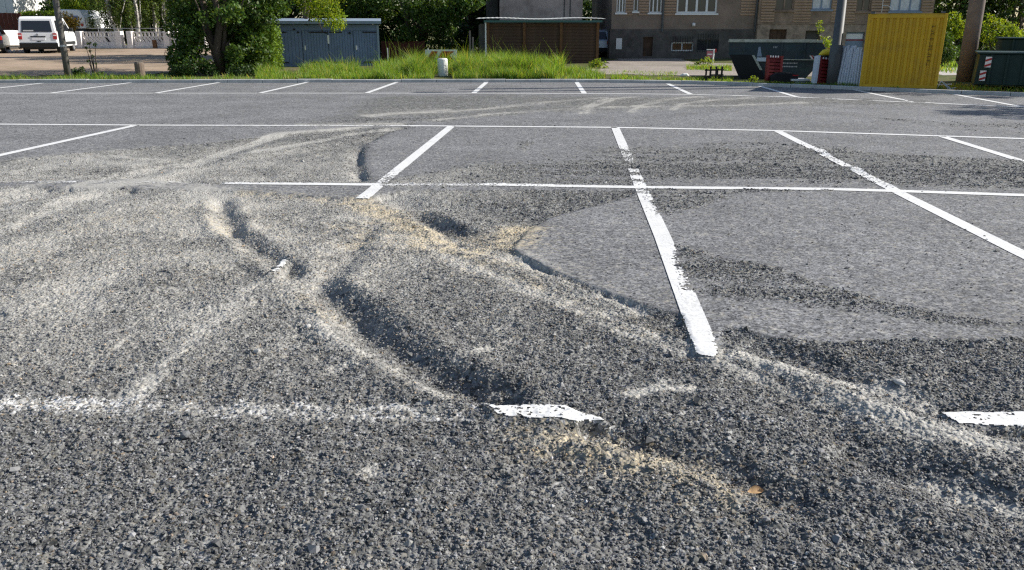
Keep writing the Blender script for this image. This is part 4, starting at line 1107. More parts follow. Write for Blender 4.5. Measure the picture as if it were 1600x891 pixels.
# ------------------------------------------------------------------ wooden shed with corrugated roof
def wooden_shed():
    Y = 33.2; z0 = rise(Y) - .05
    def xx(px): return X_(px, Y)
    def zz(py): return Zr(py, Y)
    x0, x1 = xx(761), xx(935); zt = zz(34)
    r = thing('wooden_shed', 'low brown wooden shed with slatted front and wavy pale roof', 'shed', (0, 0, 0))
    posts = [763, 819, 876, 932.5]
    for px in posts: B().box(xx(px) - .055, xx(px) + .055, Y - .03, Y + .08, z0, zt).obj('post', M_['wood2'], r)
    for a, b in zip(posts, posts[1:]):
        xa, xb = xx(a) + .06, xx(b) - .06; z = z0 + .05; proto = None
        while z < zt - .08:
            if proto is None:
                proto = o = B().box(0, xb - xa, 0, .022, 0, .105).obj('board', M_['wood'], r)
            else: o = proto.copy(); COL.objects.link(o)
            o.location = (xa, Y + .012 + RND.uniform(-.006, .006), z); o.rotation_euler = (-.14 + RND.uniform(-.05, .05), RND.uniform(-.004, .004), 0); z += .117
        B().box(xa, xb, Y + .075, Y + .078, z0, zt).obj('backing', M_['plinth'], r)
    b = B(); b.box(xx(748), xx(748) + .05, Y + .3, Y + 3.4, z0, zt - .12); b.obj('side_wall', M_['postgrey'], r)
    B().box(xx(748) + .052, x0 - .06, Y + .26, Y + .3, z0, zt - .08).obj('front_panel', M_['postgrey'], r)
    B().box(x1 - .04, x1, Y + .1, Y + 3.4, z0, zt - .1).obj('side_wall', M_['wood'], r)
    B().box(xx(748), x1, Y + 3.4, Y + 3.45, z0, zt - .2).obj('back_wall', M_['wood'], r)
    B().box(xx(757), xx(938), Y - .26, Y - .23, zz(35.2), zz(32)).obj('gutter', M_['gutter'], r)
    B().tube([(xx(759.5), Y - .14, z0 + .2), (xx(759.5), Y - .14, zz(33))], .03, 7).obj('downpipe', M_['white'], r)
    # corrugated sheet
    xa, xb = xx(745), xx(942); n = 260; vs = []; fs = []
    for i in range(n + 1):
        x = xa + (xb - xa) * i / n; w = .004 * math.sin(i / n * (xb - xa) / .18 * 2 * math.pi) + .022 * math.sin((x - xa) * 1.9)
        for (yy, zz_) in ((Y - .30, zz(30.2) - .0), (Y + 1.6, zz(30.2) + .05), (Y + 3.6, zz(30.2) + .085)):
            vs.append((x, yy, zz_ + w + .02))
    for i in range(n):
        for k in range(2): a = i * 3 + k; fs.append((a, a + 3, a + 4, a + 1))
    o = B().add(vs, fs).obj('roof', M_['roof'], r, smooth=True); sm = o.modifiers.new('thickness', 'SOLIDIFY'); sm.thickness = .012
wooden_shed()
def plaster_garage():
    Y = 38.5; z0 = rise(Y)
    def xx(px): return X_(px, Y)
    r = thing('garage', 'stained pinkish plaster garage rising behind the wooden shed', 'garage', (0, 0, 0))
    top = 3.6
    B().box(xx(781), xx(908), Y, Y + 5, z0 - .1, top).obj('wall', M_['plaster'], r)
    for px in (880, 889): B().box(xx(px) - .02, xx(px) + .02, Y - .03, Y - .002, Zr(30, Y), top).obj('cable_duct', M_['darksteel'], r)
    B().box(xx(760), xx(779), Y + .4, Y + 4, z0 - .1, 3.2).obj('side_annex', M_['plinth'], r)
    B().box(xx(758), xx(915), Y - .25, Y + 5.3, top, top + .16).obj('roof', M_['postgrey'], r)
plaster_garage()
# ------------------------------------------------------------------ blue shed
def blue_shed():
    Y = 31.4; z0 = rise(Y) - .03
    def xx(px): return X_(px, Y)
    def zz(py): return Zr(py, Y)
    x0, x1 = xx(428), xx(594); zt = zz(38.5)
    r = thing('blue_shed', 'blue painted wooden shed with a row of plank doors and black strap hinges', 'shed', (0, 0, 0))
    b = B().box(x0, x1, Y + .06, Y + 2.2, z0, zt); b.obj('body', M_['blue'], r)
    drs = [(431, 477.5, 'l'), (478.5, 516.5, 'l'), (517.5, 554.5, 'r'), (555.5, 592, 'r')]
    zd0, zd1 = z0 + .12, zz(48.5)
    B().box(x0, x1, Y, Y + .058, zd1 + .012, zt).obj('lintel_board', M_['blue'], r)
    B().box(x0, x1, Y, Y + .058, z0, zd0 - .012).obj('base_board', M_['blue'], r)
    for i, (a, c, side) in enumerate(drs):
        xa, xb = xx(a), xx(c); n = 9; b = B()
        for k in range(n):
            w = (xb - xa) / n; b.box(xa + k * w + .004, xa + (k + 1) * w - .004, Y + .012 + .003 * (k % 2), Y + .045, zd0, zd1)
        d = b.obj('door', M_['blue'], r)
        for py in (50.5, 97):
            zc = zz(py)
            h0, h1 = (xa + .02, xa + .55) if side == 'l' and i != 0 else ((xb - .55, xb - .02) if i != 0 else (xa, xa + .6))
            if i == 1: h0, h1 = xb - .68, xb - .05
            if i == 2: h0, h1 = xa + .05, xa + .5
            B().box(h0, h1, Y - .002, Y + .011, zc - .022, zc + .022).obj('hinge', M_['black'], d)
        if i in (1, 3):
            B().box(xa + .06, xa + .1, Y - .03, Y + .011, zz(78), zz(71)).obj('handle', M_['white'], d)
    B().box(xx(516), xx(518.6), Y - .004, Y + .011, zz(68), zz(55)).obj('latch', M_['white'], r)
    for px, py in ((467.5, 46), (473, 50.5), (515.5, 51.5), (550, 51.5)): B().box(xx(px) - .04, xx(px) + .04, Y - .02, Y - .002, zz(py) - .03, zz(py) + .03).obj('bolt', M_['black'], r)
    B().box(x1 - .07, x1 + .012, Y - .02, Y - .003, z0, zt - .02).obj('corner_board', M_['bluetrim'], r)
    B().prism([(Y - .22, zz(37.5)), (Y - .22, zz(33)), (Y + 2.5, zz(33) + .12), (Y + 2.5, zz(37.5) + .1)], x0 - .1, xx(598.5)).obj('roof', M_['bluetrim'], r)
    turn(r, x1, Y, 9.0)
blue_shed()
def board_fence():
    Y = 35.2; z0 = rise(Y); r = thing('board_fence', 'dark reddish brown board fence right of the blue shed', 'fence', (0, 0, 0))
    px = 597
    while px < 660:
        x = X_(px, Y); B().box(x, x + .135, Y, Y + .022, z0, Zr(65 + RND.uniform(-.6, .6), Y)).obj('board', M_['redfence'], r); px += 5.2
    B().box(X_(597, Y), X_(660, Y) + .1, Y + .024, Y + .07, Zr(75, Y), Zr(73, Y)).obj('rail', M_['redfence'], r)
    x = X_(606.5, 33); B().tube([(x, 33, rise(33)), (x, 33, Zr(75, 33))], .025, 6).obj('thin_post', M_['steel'], None, label='thin grey metal post before the red brown fence', category='post')
board_fence()
for i, px in enumerate((735, 739.5)):
    Yp = 33; x = X_(px, Yp); B().box(x - .035, x + .035, Yp, Yp + .05, rise(Yp), Zr(48 if i == 0 else 58, Yp)).obj('garden_post', M_['pole'], None, label=('taller' if i == 0 else 'shorter') + ' weathered grey garden post left of the wooden shed', category='post')

# ------------------------------------------------------------------ far left: fence, houses, caravan
def pale_fence():
    Y = 49.0; z0 = rise(Y)
    def xx(px): return X_(px, Y)
    def zz(py): return Zr(py, Y)
    r = thing('garden_wall', 'pale concrete garden wall with tall pillars and pierced panels', 'garden wall', (0, 0, 0))
    B().box(xx(122), xx(340), Y + .02, Y + .3, z0 - .1, zz(71)).obj('base_wall', M_['pinkwall'], r)
    B().box(xx(118), xx(340), Y - .4, Y + .016, z0 - .1, zz(75.2)).obj('kerb_strip', M_['path'], r)
    for a, b in ((126.5, 134), (187, 196), (204.5, 212.5), (261, 270), (276, 284), (318, 326)):
        B().box(xx(a), xx(b), Y - .1, Y + .34, z0 - .08, zz(49)).obj('pillar', M_['pinkwall'], r, bevel=.015)
    # pierced panels: uprights and a top beam with a row of small openings
    for a, b, st in ((134.5, 172, 7), (172.6, 186.5, 3), (213, 260.5, 8), (284.5, 317.5, 6)):
        xa, xb = xx(a), xx(b); bb = B(); za, zb_ = zz(70.8), zz(49.6)
        bb.box(xa, xb, Y + .12, Y + .2, zz(58.5), zz(57)).box(xa, xb, Y + .12, Y + .2, zz(51), zb_).box(xa, xb, Y + .12, Y + .2, za, zz(66))
        p = bb.obj('panel', M_['pinkwall'], r)
        for k in range(st + 1):
            x = xa + (xb - xa) * k / st
            B().prism([(x - .05, zz(57)), (x + .05, zz(57)), (x + .05, zz(51)), (x - .05, zz(51))], Y + .125, Y + .195, 'y').obj('baluster', M_['pinkwall'], p)
            B().prism([(x + .16, zz(66)), (x + .02, zz(66)), (x - .16, zz(58.5)), (x - .02, zz(58.5))], Y + .125, Y + .195, 'y').obj('slanted_slat', M_['pinkwall'], p)
    B().tube([(xx(136), Y + .9, zz(44.6)), (xx(276), Y + .9, zz(44.6))], .022, 6).obj('rail', M_['steel'], r)
    for px in (150, 187, 216, 246, 274): B().tube([(xx(px), Y + .9, z0), (xx(px), Y + .9, zz(44.6))], .018, 5).obj('rail_post', M_['steel'], r)
    x = xx(247); B().box(x - .1, x + .1, Y - .2, Y - .02, zz(75), zz(62.5)).obj('wooden_crate', M_['wood2'], None, label='small yellowish wooden box leaning at the pale garden wall', category='box', bevel=.01)
    x = xx(200); B().box(x - .16, x + .14, Y + .3, Y + .4, zz(60.4), zz(58)).obj('letterbox', M_['black'], None, label='black letterbox between the paired fence pillars', category='letterbox', bevel=.01)
    m2 = B().box(x - .02, x + .02, Y + .34, Y + .38, z0, zz(60)).obj('letterbox_post', M_['darksteel'], bpy.data.objects['letterbox'])
pale_fence()
def left_buildings():
    Y = 65.0; z0 = rise(Y); r = thing('house', 'white house with small dark window behind a dark brown fence', 'house', (0, 0, 0))
    x0, x1 = X_(-120, Y), X_(37, Y); zz = lambda py: Zr(py, Y)
    hole = [(X_(2, Y), X_(14, Y), zz(19), zz(10))]
    weld(wall_with_holes(x0, x1, z0 - .2, 7, Y, hole).obj('wall', M_['whitewall'], r)); window(r, *hole[0], Y, 1, .07, M_['white'], M_['glass'])
    B().box(x0, x1, Y + .352, Y + 8, z0 - .2, 7).obj('side_wall', M_['whitewall'], r)
    B().box(X_(24, Y), X_(25.2, Y), Y - .05, Y - .002, zz(20), 7).obj('downpipe', M_['white'], r)
    B().prism([(Y - .5, 7), (Y + 4, 10), (Y + 8.5, 7)], x0 - .4, x1 + .4).obj('roof', bpy.data.materials['roof_tile_red'], r)
    Yf = 56.5; f = thing('board_fence', 'tall dark brown board fence below the white house', 'fence', (0, 0, 0)); px = -60.0
    while px < 96:
        x = X_(px, Yf); top = 20.5 if px < 40 else 28.5
        B().box(x, x + .29, Yf, Yf + .03, rise(Yf) - .1, Zr(top + RND.uniform(-.2, .2), Yf)).obj('board', M_['redfence'], f); px += 7.1
    B().box(X_(-60, Yf), X_(96, Yf), Yf + .032, Yf + .09, Zr(40, Yf), Zr(38, Yf)).obj('rail', M_['redfence'], f)
    Y = 70.0; r = thing('house', 'brown house wall behind the clipped hedge above the van', 'house', (0, 0, 0)); z0 = rise(Y)
    hole = [(X_(52, Y), X_(62, Y), Zr(13, Y), Zr(7, Y)), (X_(68, Y), X_(78, Y), Zr(14, Y), Zr(6, Y))]
    weld(wall_with_holes(X_(39, Y), X_(150, Y), z0 - .2, 7.5, Y, hole).obj('wall', M_['render2'], r))
    for h in hole: window(r, *h, Y, 1, .08, M_['wood2'], M_['glass'])
    B().box(X_(39, Y), X_(150, Y), Y + .352, Y + 8, z0 - .2, 7.5).obj('side_wall', M_['render2'], r)
    B().prism([(Y - .5, 7.5), (Y + 4, 10.5), (Y + 8.5, 7.5)], X_(39, Y) - .4, X_(150, Y) + .4).obj('roof', bpy.data.materials['roof_tile_red'], r)
    B().box(X_(42, Y), X_(44, Y), Y - .1, Y - .002, z0, 7.5).obj('corner_pilaster', M_['plaster'], r)
    # caravan
    Y = 54.0; zz = lambda py: Zr(py, Y); xx = lambda px: X_(px, Y)
    r = thing('caravan', 'white touring caravan with a blue tinted window behind the garden wall', 'caravan', (0, 0, 0))
    x0, x1 = xx(98), xx(144); w = x1 - x0
    prof = [(x0, zz(45)), (x1, zz(45)), (x1 - .05, zz(28)), (x1 - .25, zz(17.5)), (x1 - .45, zz(15.2)), (x0 + .3, zz(14.8)), (x0 + .05, zz(18)), (x0, zz(30))]
    B().prism(prof, Y, Y + 4.2, 'y').obj('body', M_['carwhite'], r, bevel=.06)
    B().box(xx(122), xx(133), Y - .03, Y - .004, zz(32), zz(24.5)).obj('window', M_['bluepane'], r, bevel=.008)
    B().box(xx(125), xx(134), Y - .02, Y - .004, zz(43), zz(40)).obj('vent_panel', M_['bluetrim'], r)
    for px in (104, 138): B().tube([(xx(px), Y - .04, zz(39)), (xx(px), Y - .004, zz(39))], .09, 10).obj('tail_lamp', M_['lamp_red'], r)
    b = B(); b.tube([(x0 + .25, Y + 2.1, rise(Y) + .31), (x0 + .43, Y + 2.1, rise(Y) + .31)], .31, 16).obj('wheel', M_['rubber'], r)
    b = B(); b.tube([(x1 - .43, Y + 2.1, rise(Y) + .31), (x1 - .25, Y + 2.1, rise(Y) + .31)], .31, 16).obj('wheel', M_['rubber'], r)
    B().box(x0 + .05, x1 - .05, Y + .05, Y + 4.1, rise(Y) + .3, zz(45)).obj('chassis', M_['plastic'], r)
left_buildings()

# ================================================================== vehicles
def wheel(parent, x, y, z, r, w, side):
    b = B(); b.tube([(x - w / 2, y, z), (x - w / 2 + .03, y, z), (x + w / 2 - .03, y, z), (x + w / 2, y, z)], [r - .025, r, r, r - .025], 20)
    t = b.obj('wheel', M_['rubber'], parent, smooth=False)
    xo = x + side * (w / 2 + .004); b = B(); b.tube([(xo - side * .02, y, z), (xo, y, z)], r * .62, 14); b.obj('rim', M_['steel'], t)
def white_van():
    x, y, z = G(66, 84.0); y = 42.5; x = X_(66, y); z = rise(y)
    r = thing('parked_van', 'white delivery van seen from behind with dark rear window on the dirt yard', 'van', (x, y, z), math.radians(16))
    hw = .88
    # side outline: y forward (away), z up
    prof = [(.05, .32), (.0, .55), (.02, .98), (.13, 1.72), (.30, 1.80), (1.2, 1.83), (2.55, 1.77), (3.25, 1.22), (4.15, 1.02), (4.35, .75), (4.35, .32)]
    n = len(prof); vs = []; fs = []
    def half(zv): return hw - (0 if zv < 1.0 else (zv - 1.0) * .16)
    for s in (-1, 1):
        for (a, c) in prof: vs.append((s * half(c), a, c))
    fs.append(tuple(range(n))); fs.append(tuple(range(2 * n - 1, n - 1, -1)))
    for i in range(n): fs.append((i, (i + 1) % n, (i + 1) % n + n, i + n))
    B().add(vs, fs).obj('body', M_['carwhite'], r, bevel=.045)
    def rear(zv): return np.interp(zv, [.32, .55, .98, 1.72], [.05, 0, .02, .13])
    def rpanel(name, x0, x1, z0, z1, m, out=.012, inset=0.0, par=None, th=.02):
        a, c = rear(z0), rear(z1); ins = inset
        return B().add([(x0, a - out, z0), (x1, a - out, z0), (x1 - ins, c - out, z1), (x0 + ins, c - out, z1), (x0, a + th, z0), (x1, a + th, z0), (x1 - ins, c + th, z1), (x0 + ins, c + th, z1)],
                       [(3, 2, 1, 0), (4, 5, 6, 7), (0, 1, 5, 4), (1, 2, 6, 5), (2, 3, 7, 6), (3, 0, 4, 7)]).obj(name, m, par or r)
    rpanel('rear_window', -.70, .70, 1.06, 1.60, M_['glass'], .016, .06)
    st = rpanel('window_sticker', -.62, -.15, 1.09, 1.15, M_['markw'], .021)
    rpanel('rear_bumper', -.88, .88, .30, .52, M_['plastic'], .06)
    rpanel('handle_strip', -.32, .36, .80, .86, M_['plastic'], .02)
    rpanel('number_plate', -.27, .33, .67, .78, M_['plate'], .016)
    rpanel('tailgate_latch', -.05, .12, .58, .62, M_['plastic'], .014)
    for s in (-1, 1):
        t = rpanel('tail_light', s * .80 - .09, s * .80 + .09, .70, 1.0, M_['lamp_red'], .02)
        rpanel('reversing_lamp', s * .80 - .07, s * .80 + .07, .86, .92, M_['white'], .026, par=t)
    b = B(); b.tube([(.0, rear(.93) - .03, .93), (.0, rear(.93) + .01, .93)], .055, 14); b.obj('emblem', M_['steel'], r)
    # side windows and doors on both flanks
    for s in (-1, 1):
        for (y0, y1, y2, y3) in ((.35, 1.35, 1.33, .42), (1.45, 2.3, 2.25, 1.45), (2.4, 3.1, 2.5, 2.4)):
            o = B().add([(s * (half(1.1) + .004), y0, 1.1), (s * (half(1.1) + .004), y1, 1.1), (s * (half(1.62) + .004), y2, 1.62), (s * (half(1.62) + .004), y3, 1.62)], [(0, 1, 2, 3)]).obj('side_window', M_['glass'], r)
            so = o.modifiers.new('thickness', 'SOLIDIFY'); so.thickness = .01; so.offset = 0
        B().box(s * .89 - .006, s * .89 + .006, 1.5, 1.52, .4, 1.0).obj('door_seam', M_['plastic'], r)
        B().box(s * .98 - .1, s * .98 + .1, 2.85, 2.98, 1.06, 1.26).obj('mirror', M_['plastic'], r, bevel=.03)
        B().box(s * .885 - .02, s * .885 + .02, .6, 3.9, .42, .56).obj('side_strip', M_['plastic'], r)
        for yy in (.75, 3.5): wheel(r, s * .78, yy, .31, .31, .2, s)
    B().box(-.7, .7, .15, 4.1, .2, .36).obj('underbody', M_['plastic'], r)
white_van()
def small_car(name, label, loc, rz, paint, scale=1.0, estate=False):
    r = thing(name, label, 'car', loc, rz)
    prof = [(.06, .30), (0, .5), (.03, .88), (.30, 1.38) if estate else (.55, 1.36), (.7, 1.46), (2.0, 1.46), (2.85, 1.0), (3.9, .86), (4.1, .62), (4.1, .30)]
    n = len(prof); vs = []; fs = []
    half = lambda zv: .86 - (0 if zv < .9 else (zv - .9) * .32)
    for s in (-1, 1):
        for a, c in prof: vs.append((s * half(c), a, c))
    fs += [tuple(range(n)), tuple(range(2 * n - 1, n - 1, -1))] + [(i, (i + 1) % n, (i + 1) % n + n, i + n) for i in range(n)]
    B().add(vs, fs).obj('body', paint, r, bevel=.05)
    a0, a1 = prof[2], prof[3]
    def lerp(t): return (a0[0] + (a1[0] - a0[0]) * t, a0[1] + (a1[1] - a0[1]) * t)
    q0, q1 = lerp(.15), lerp(.92)
    B().add([(-.66, q0[0] - .015, q0[1]), (.66, q0[0] - .015, q0[1]), (.56, q1[0] - .015, q1[1]), (-.56, q1[0] - .015, q1[1]), (-.66, q0[0] + .02, q0[1]), (.66, q0[0] + .02, q0[1]), (.56, q1[0] + .02, q1[1]), (-.56, q1[0] + .02, q1[1])],
            [(3, 2, 1, 0), (4, 5, 6, 7), (0, 1, 5, 4), (1, 2, 6, 5), (2, 3, 7, 6), (3, 0, 4, 7)]).obj('rear_window', M_['glass'], r)
    B().box(-.87, .87, -.05, .12, .28, .52).obj('rear_bumper', M_['plastic'], r, bevel=.03)
    B().box(-.26, .26, -.03, .0, .6, .7).obj('number_plate', M_['plate'], r)
    for s in (-1, 1):
        B().box(s * .74 - .1, s * .74 + .1, -.02, .12, .68, .88).obj('tail_light', M_['lamp_red'], r, bevel=.02)
        for y0, y1, y2, y3 in ((.6, 1.55, 1.55, .9), (1.65, 2.65, 2.1, 1.65)):
            o = B().add([(s * (half(.96) + .004), y0, .96), (s * (half(.96) + .004), y1, .96), (s * (half(1.36) + .006), y2, 1.36), (s * (half(1.36) + .006), y3, 1.36)], [(0, 1, 2, 3)]).obj('side_window', M_['glass'], r)
            so = o.modifiers.new('thickness', 'SOLIDIFY'); so.thickness = .01; so.offset = 0
        for yy in (.75, 3.3): wheel(r, s * .76, yy, .3, .3, .19, s)
    return r
yc = 38.2; o = small_car('parked_car', 'silver blue estate car half hidden behind the wooden shed', (X_(929, yc), yc, rise(yc)), math.radians(-3), M_['carsilver'], estate=True); o.scale = (.84, .9, .84)
yc = 41.5; small_car('parked_car', 'dark purple car beside the white van on the dirt yard', (X_(-20, yc), yc, rise(yc)), math.radians(27), M_['cardark'])
# white covered trailer between car and van
y = 48.0; r = thing('covered_trailer', 'white sheeted trailer standing between dark car and white van', 'trailer', (X_(24, y), y, rise(y)), math.radians(55))
B().prism([(-.95, .22), (.85, .22), (.82, 1.02), (.2, 1.07), (-.93, 1.02)], 0, 2.0, 'y').obj('cover', M_['white'], r, bevel=.04)
B().box(-.8, .8, .1, 1.9, .12, .218).obj('bed', M_['darksteel'], r)
for s in (-1, 1): wheel(r, s * .9, 1.0, .26, .26, .14, s)
b = B()
for k in range(9):
    cx, cy = X_(14 + 3.2 * k, 43.6), 43.6 + RND.uniform(-.2, .2)
    o = B(); R = RND.uniform(.07, .13)
    o.tube([(0, 0, -.02), (.01, 0, R * .5), (0, .01, R * 1.1), (0, 0, R * 1.35)], [R * .7, R, R * .7, R * .2], 7)
    o = o.obj('field_stone', M_['plaster'] if k % 2 else M_['pinkwall'], None, label='pale round stone lying in a row before the white sheeted trailer', category='stone', group='stones before the sheeted trailer'); o.location = (cx, cy, rise(cy)); o.rotation_euler = (RND.uniform(-.4, .4), RND.uniform(-.4, .4), RND.uniform(0, 6))

# ================================================================== things along the kerb
# grey pole on the left, lamp posts, concrete pole
def street_lamp(label, px, py, rad, H, m, arm=0.9, base_r=None):
    x, y, z = G(px, py); r = thing('street_lamp', label, 'street lamp', (x, y, z))
    B().tube([(0, 0, -.1), (0, 0, 1.0), (0, 0, 1.02), (0, 0, H)], [rad * 1.25, rad * 1.25, rad, rad * .6], 14).obj('pole', m, r, smooth=True)
    B().box(-rad * .5, rad * .5, -rad * 1.27, -rad * 1.2, .45, .8).obj('service_door', m, r)
    B().prism([(-.32, H - .02), (.32, H - .02), (.36, H + .05), (.2, H + .14), (-.2, H + .14), (-.36, H + .05)], -.17, .17, 'y').obj('lamp_head', M_['postgrey'], r, bevel=.02)
street_lamp('dark grey lamp post beside the leaning red panel and pale fence panels', 1300, 133.2, .125, 6.3, M_['darksteel'])
x, y, z = G(107, 122); r = thing('grey_pole', 'slim weathered grey pole at the kerb in front of the white van', 'pole', (x, y, z))
B().tube([(0, 0, -.1), (0, 0, 1.2), (0, 0, 7.5)], [.095, .09, .07], 12).obj('shaft', M_['postgrey'], r, smooth=True)
B().tube([(0, 0, .9), (0, 0, .96)], .10, 12).obj('band', M_['steel'], r)
x, y, z = G(1506, 127); r = thing('concrete_pole', 'thick brownish concrete pole between yellow container and green dumpsters', 'pole', (x, y, z))
B().tube([(0, 0, -.1), (0, 0, 2.5), (0, 0, 8.5)], [.215, .20, .14], 18).obj('shaft', M_['pole'], r, smooth=True)
B().tube([(.215, -.02, 0), (.205, -.02, 2.5), (.17, -.02, 6)], .012, 5).obj('earth_wire', M_['steel'], r)
# bollards
x, y, z = G(220.5, 123); r = thing('bollard', 'squat brown weathered post at the kerb in front of the dirt yard', 'bollard', (x, y, z))
b = B(); b.tube([(0, 0, -.05), (0, 0, .44), (0, 0, .47)], [.135, .14, .12], 14).obj('post', M_['stump'], r, smooth=False)
B().tube([(0, 0, .471), (0, 0, .485)], [.115, .10], 14).obj('top', M_['postgrey'], r)
x, y, z = G(692, 119); r = thing('bollard', 'white cylindrical bollard standing in the tall grass', 'bollard', (x, y, z))
B().tube([(0, 0, -.05), (0, 0, .50), (0, 0, .52)], [.16, .16, .148], 20).obj('post', M_['white'], r)
B().tube([(0, 0, .521), (0, 0, .535)], [.142, .13], 20).obj('cap', M_['pinkwall'], r)
# striped board
def striped_board():
    Y = 28.6; xx = lambda px: X_(px, Y); zz = lambda py: Zr(py, Y)
    r = thing('barrier_board', 'red and white striped warning board with arrow shaped end above the grass', 'barrier', (0, 0, 0))
    x0, x1, z0, z1 = xx(665), xx(714), zz(93), zz(79.3)
    B().box(x0, x1, Y, Y + .02, z0, z1).obj('board', M_['swhite'], r)
    n = 3; p = (x1 - x0) / n * .97
    for k in range(n):
        a = x0 + .06 + k * p
        if k < 2: B().prism([(a, z0), (a + p * .62, z0), (a + p * .62 + .16, z1 - .02), (a + .16, z1 - .02)], Y - .006, Y - .001, 'y').obj('red_stripe', M_['sred'], r)
    mid = (z0 + z1) / 2; a = x1 - .42
    B().prism([(a - .05, z0), (a + .28, z0), (a + .17, mid), (a + .34, z1 - .02), (a + .1, z1 - .02)], Y - .006, Y - .001, 'y').obj('red_stripe', M_['sred'], r)
    B().box(x0 - .01, x1 + .01, Y - .01, Y + .03, z1 + .001, z1 + .03).obj('top_edge', M_['white'], r)
    for px in (669, 710): B().tube([(xx(px), Y + .045, rise(Y)), (xx(px), Y + .045, zz(78 if px > 700 else 75.5))], .022, 7).obj('leg', M_['steel'], r)
striped_board()
# small sign
def small_sign():
    Y = 32.2; x = X_(1113, Y); z = rise(Y); r = thing('small_sign', 'small red and white sign hanging from a white post near the house', 'sign', (x, Y, z))
    zz = lambda py: Zr(py, Y) - z
    B().tube([(0, 0, -.05), (.03, 0, zz(77))], .032, 8).obj('post', M_['white'], r)
    B().box(-.26, .06, -.02, .02, zz(78.5), zz(77)).obj('arm', M_['white'], r)
    B().box(.06, .12, -.02, .02, zz(82), zz(76.6)).obj('end_plate', M_['sred'], r)
    p = B().box(-.25, -.01, -.012, .0, zz(90.5), zz(80)).obj('panel', mat('pale_red_sign', (.42, .14, .16), .6, var=.3, scale=9), r)
    B().box(-.22, -.04, -.017, -.0125, zz(86), zz(84)).obj('print_line', M_['swhite'], p)
small_sign()
# black plastic crate / grid
def grid_crate():
    x, y, z = G(1118, 126.5); r = thing('plastic_crate', 'black open plastic grid crate standing at the kerb', 'crate', (x, y, z), .15)
    for px in (-.17, .0, .17): B().box(px - .022, px + .022, -.02, .02, -.02, .40).obj('upright', M_['black'], r)
    for zz in (.03, .15, .29): B().box(-.21, .21, -.035, -.021, zz, zz + .035).obj('crossbar', M_['black'], r)
    for s in (-1, 1): B().box(s * .2 - .015, s * .2 + .015, .021, .34, .0, .14).obj('foot', M_['black'], r)
    for px in (-.17, .17): B().box(px - .02, px + .02, .30, .34, .141, .32).obj('rear_upright', M_['black'], r)
    B().box(-.2, .2, .341, .36, .26, .30).obj('rear_bar', M_['black'], r)
grid_crate()
x, y, z = G(1070, 120); o = B().tube([(-.14, 0, .03), (-.05, 0, .05), (.06, .01, .05), (.13, 0, .02)], [.02, .05, .055, .02], 8).obj('white_rag', M_['white'], None, label='small white scrap of rubbish on the short grass behind the kerb', category='rubbish'); o.location = (x, y, z)
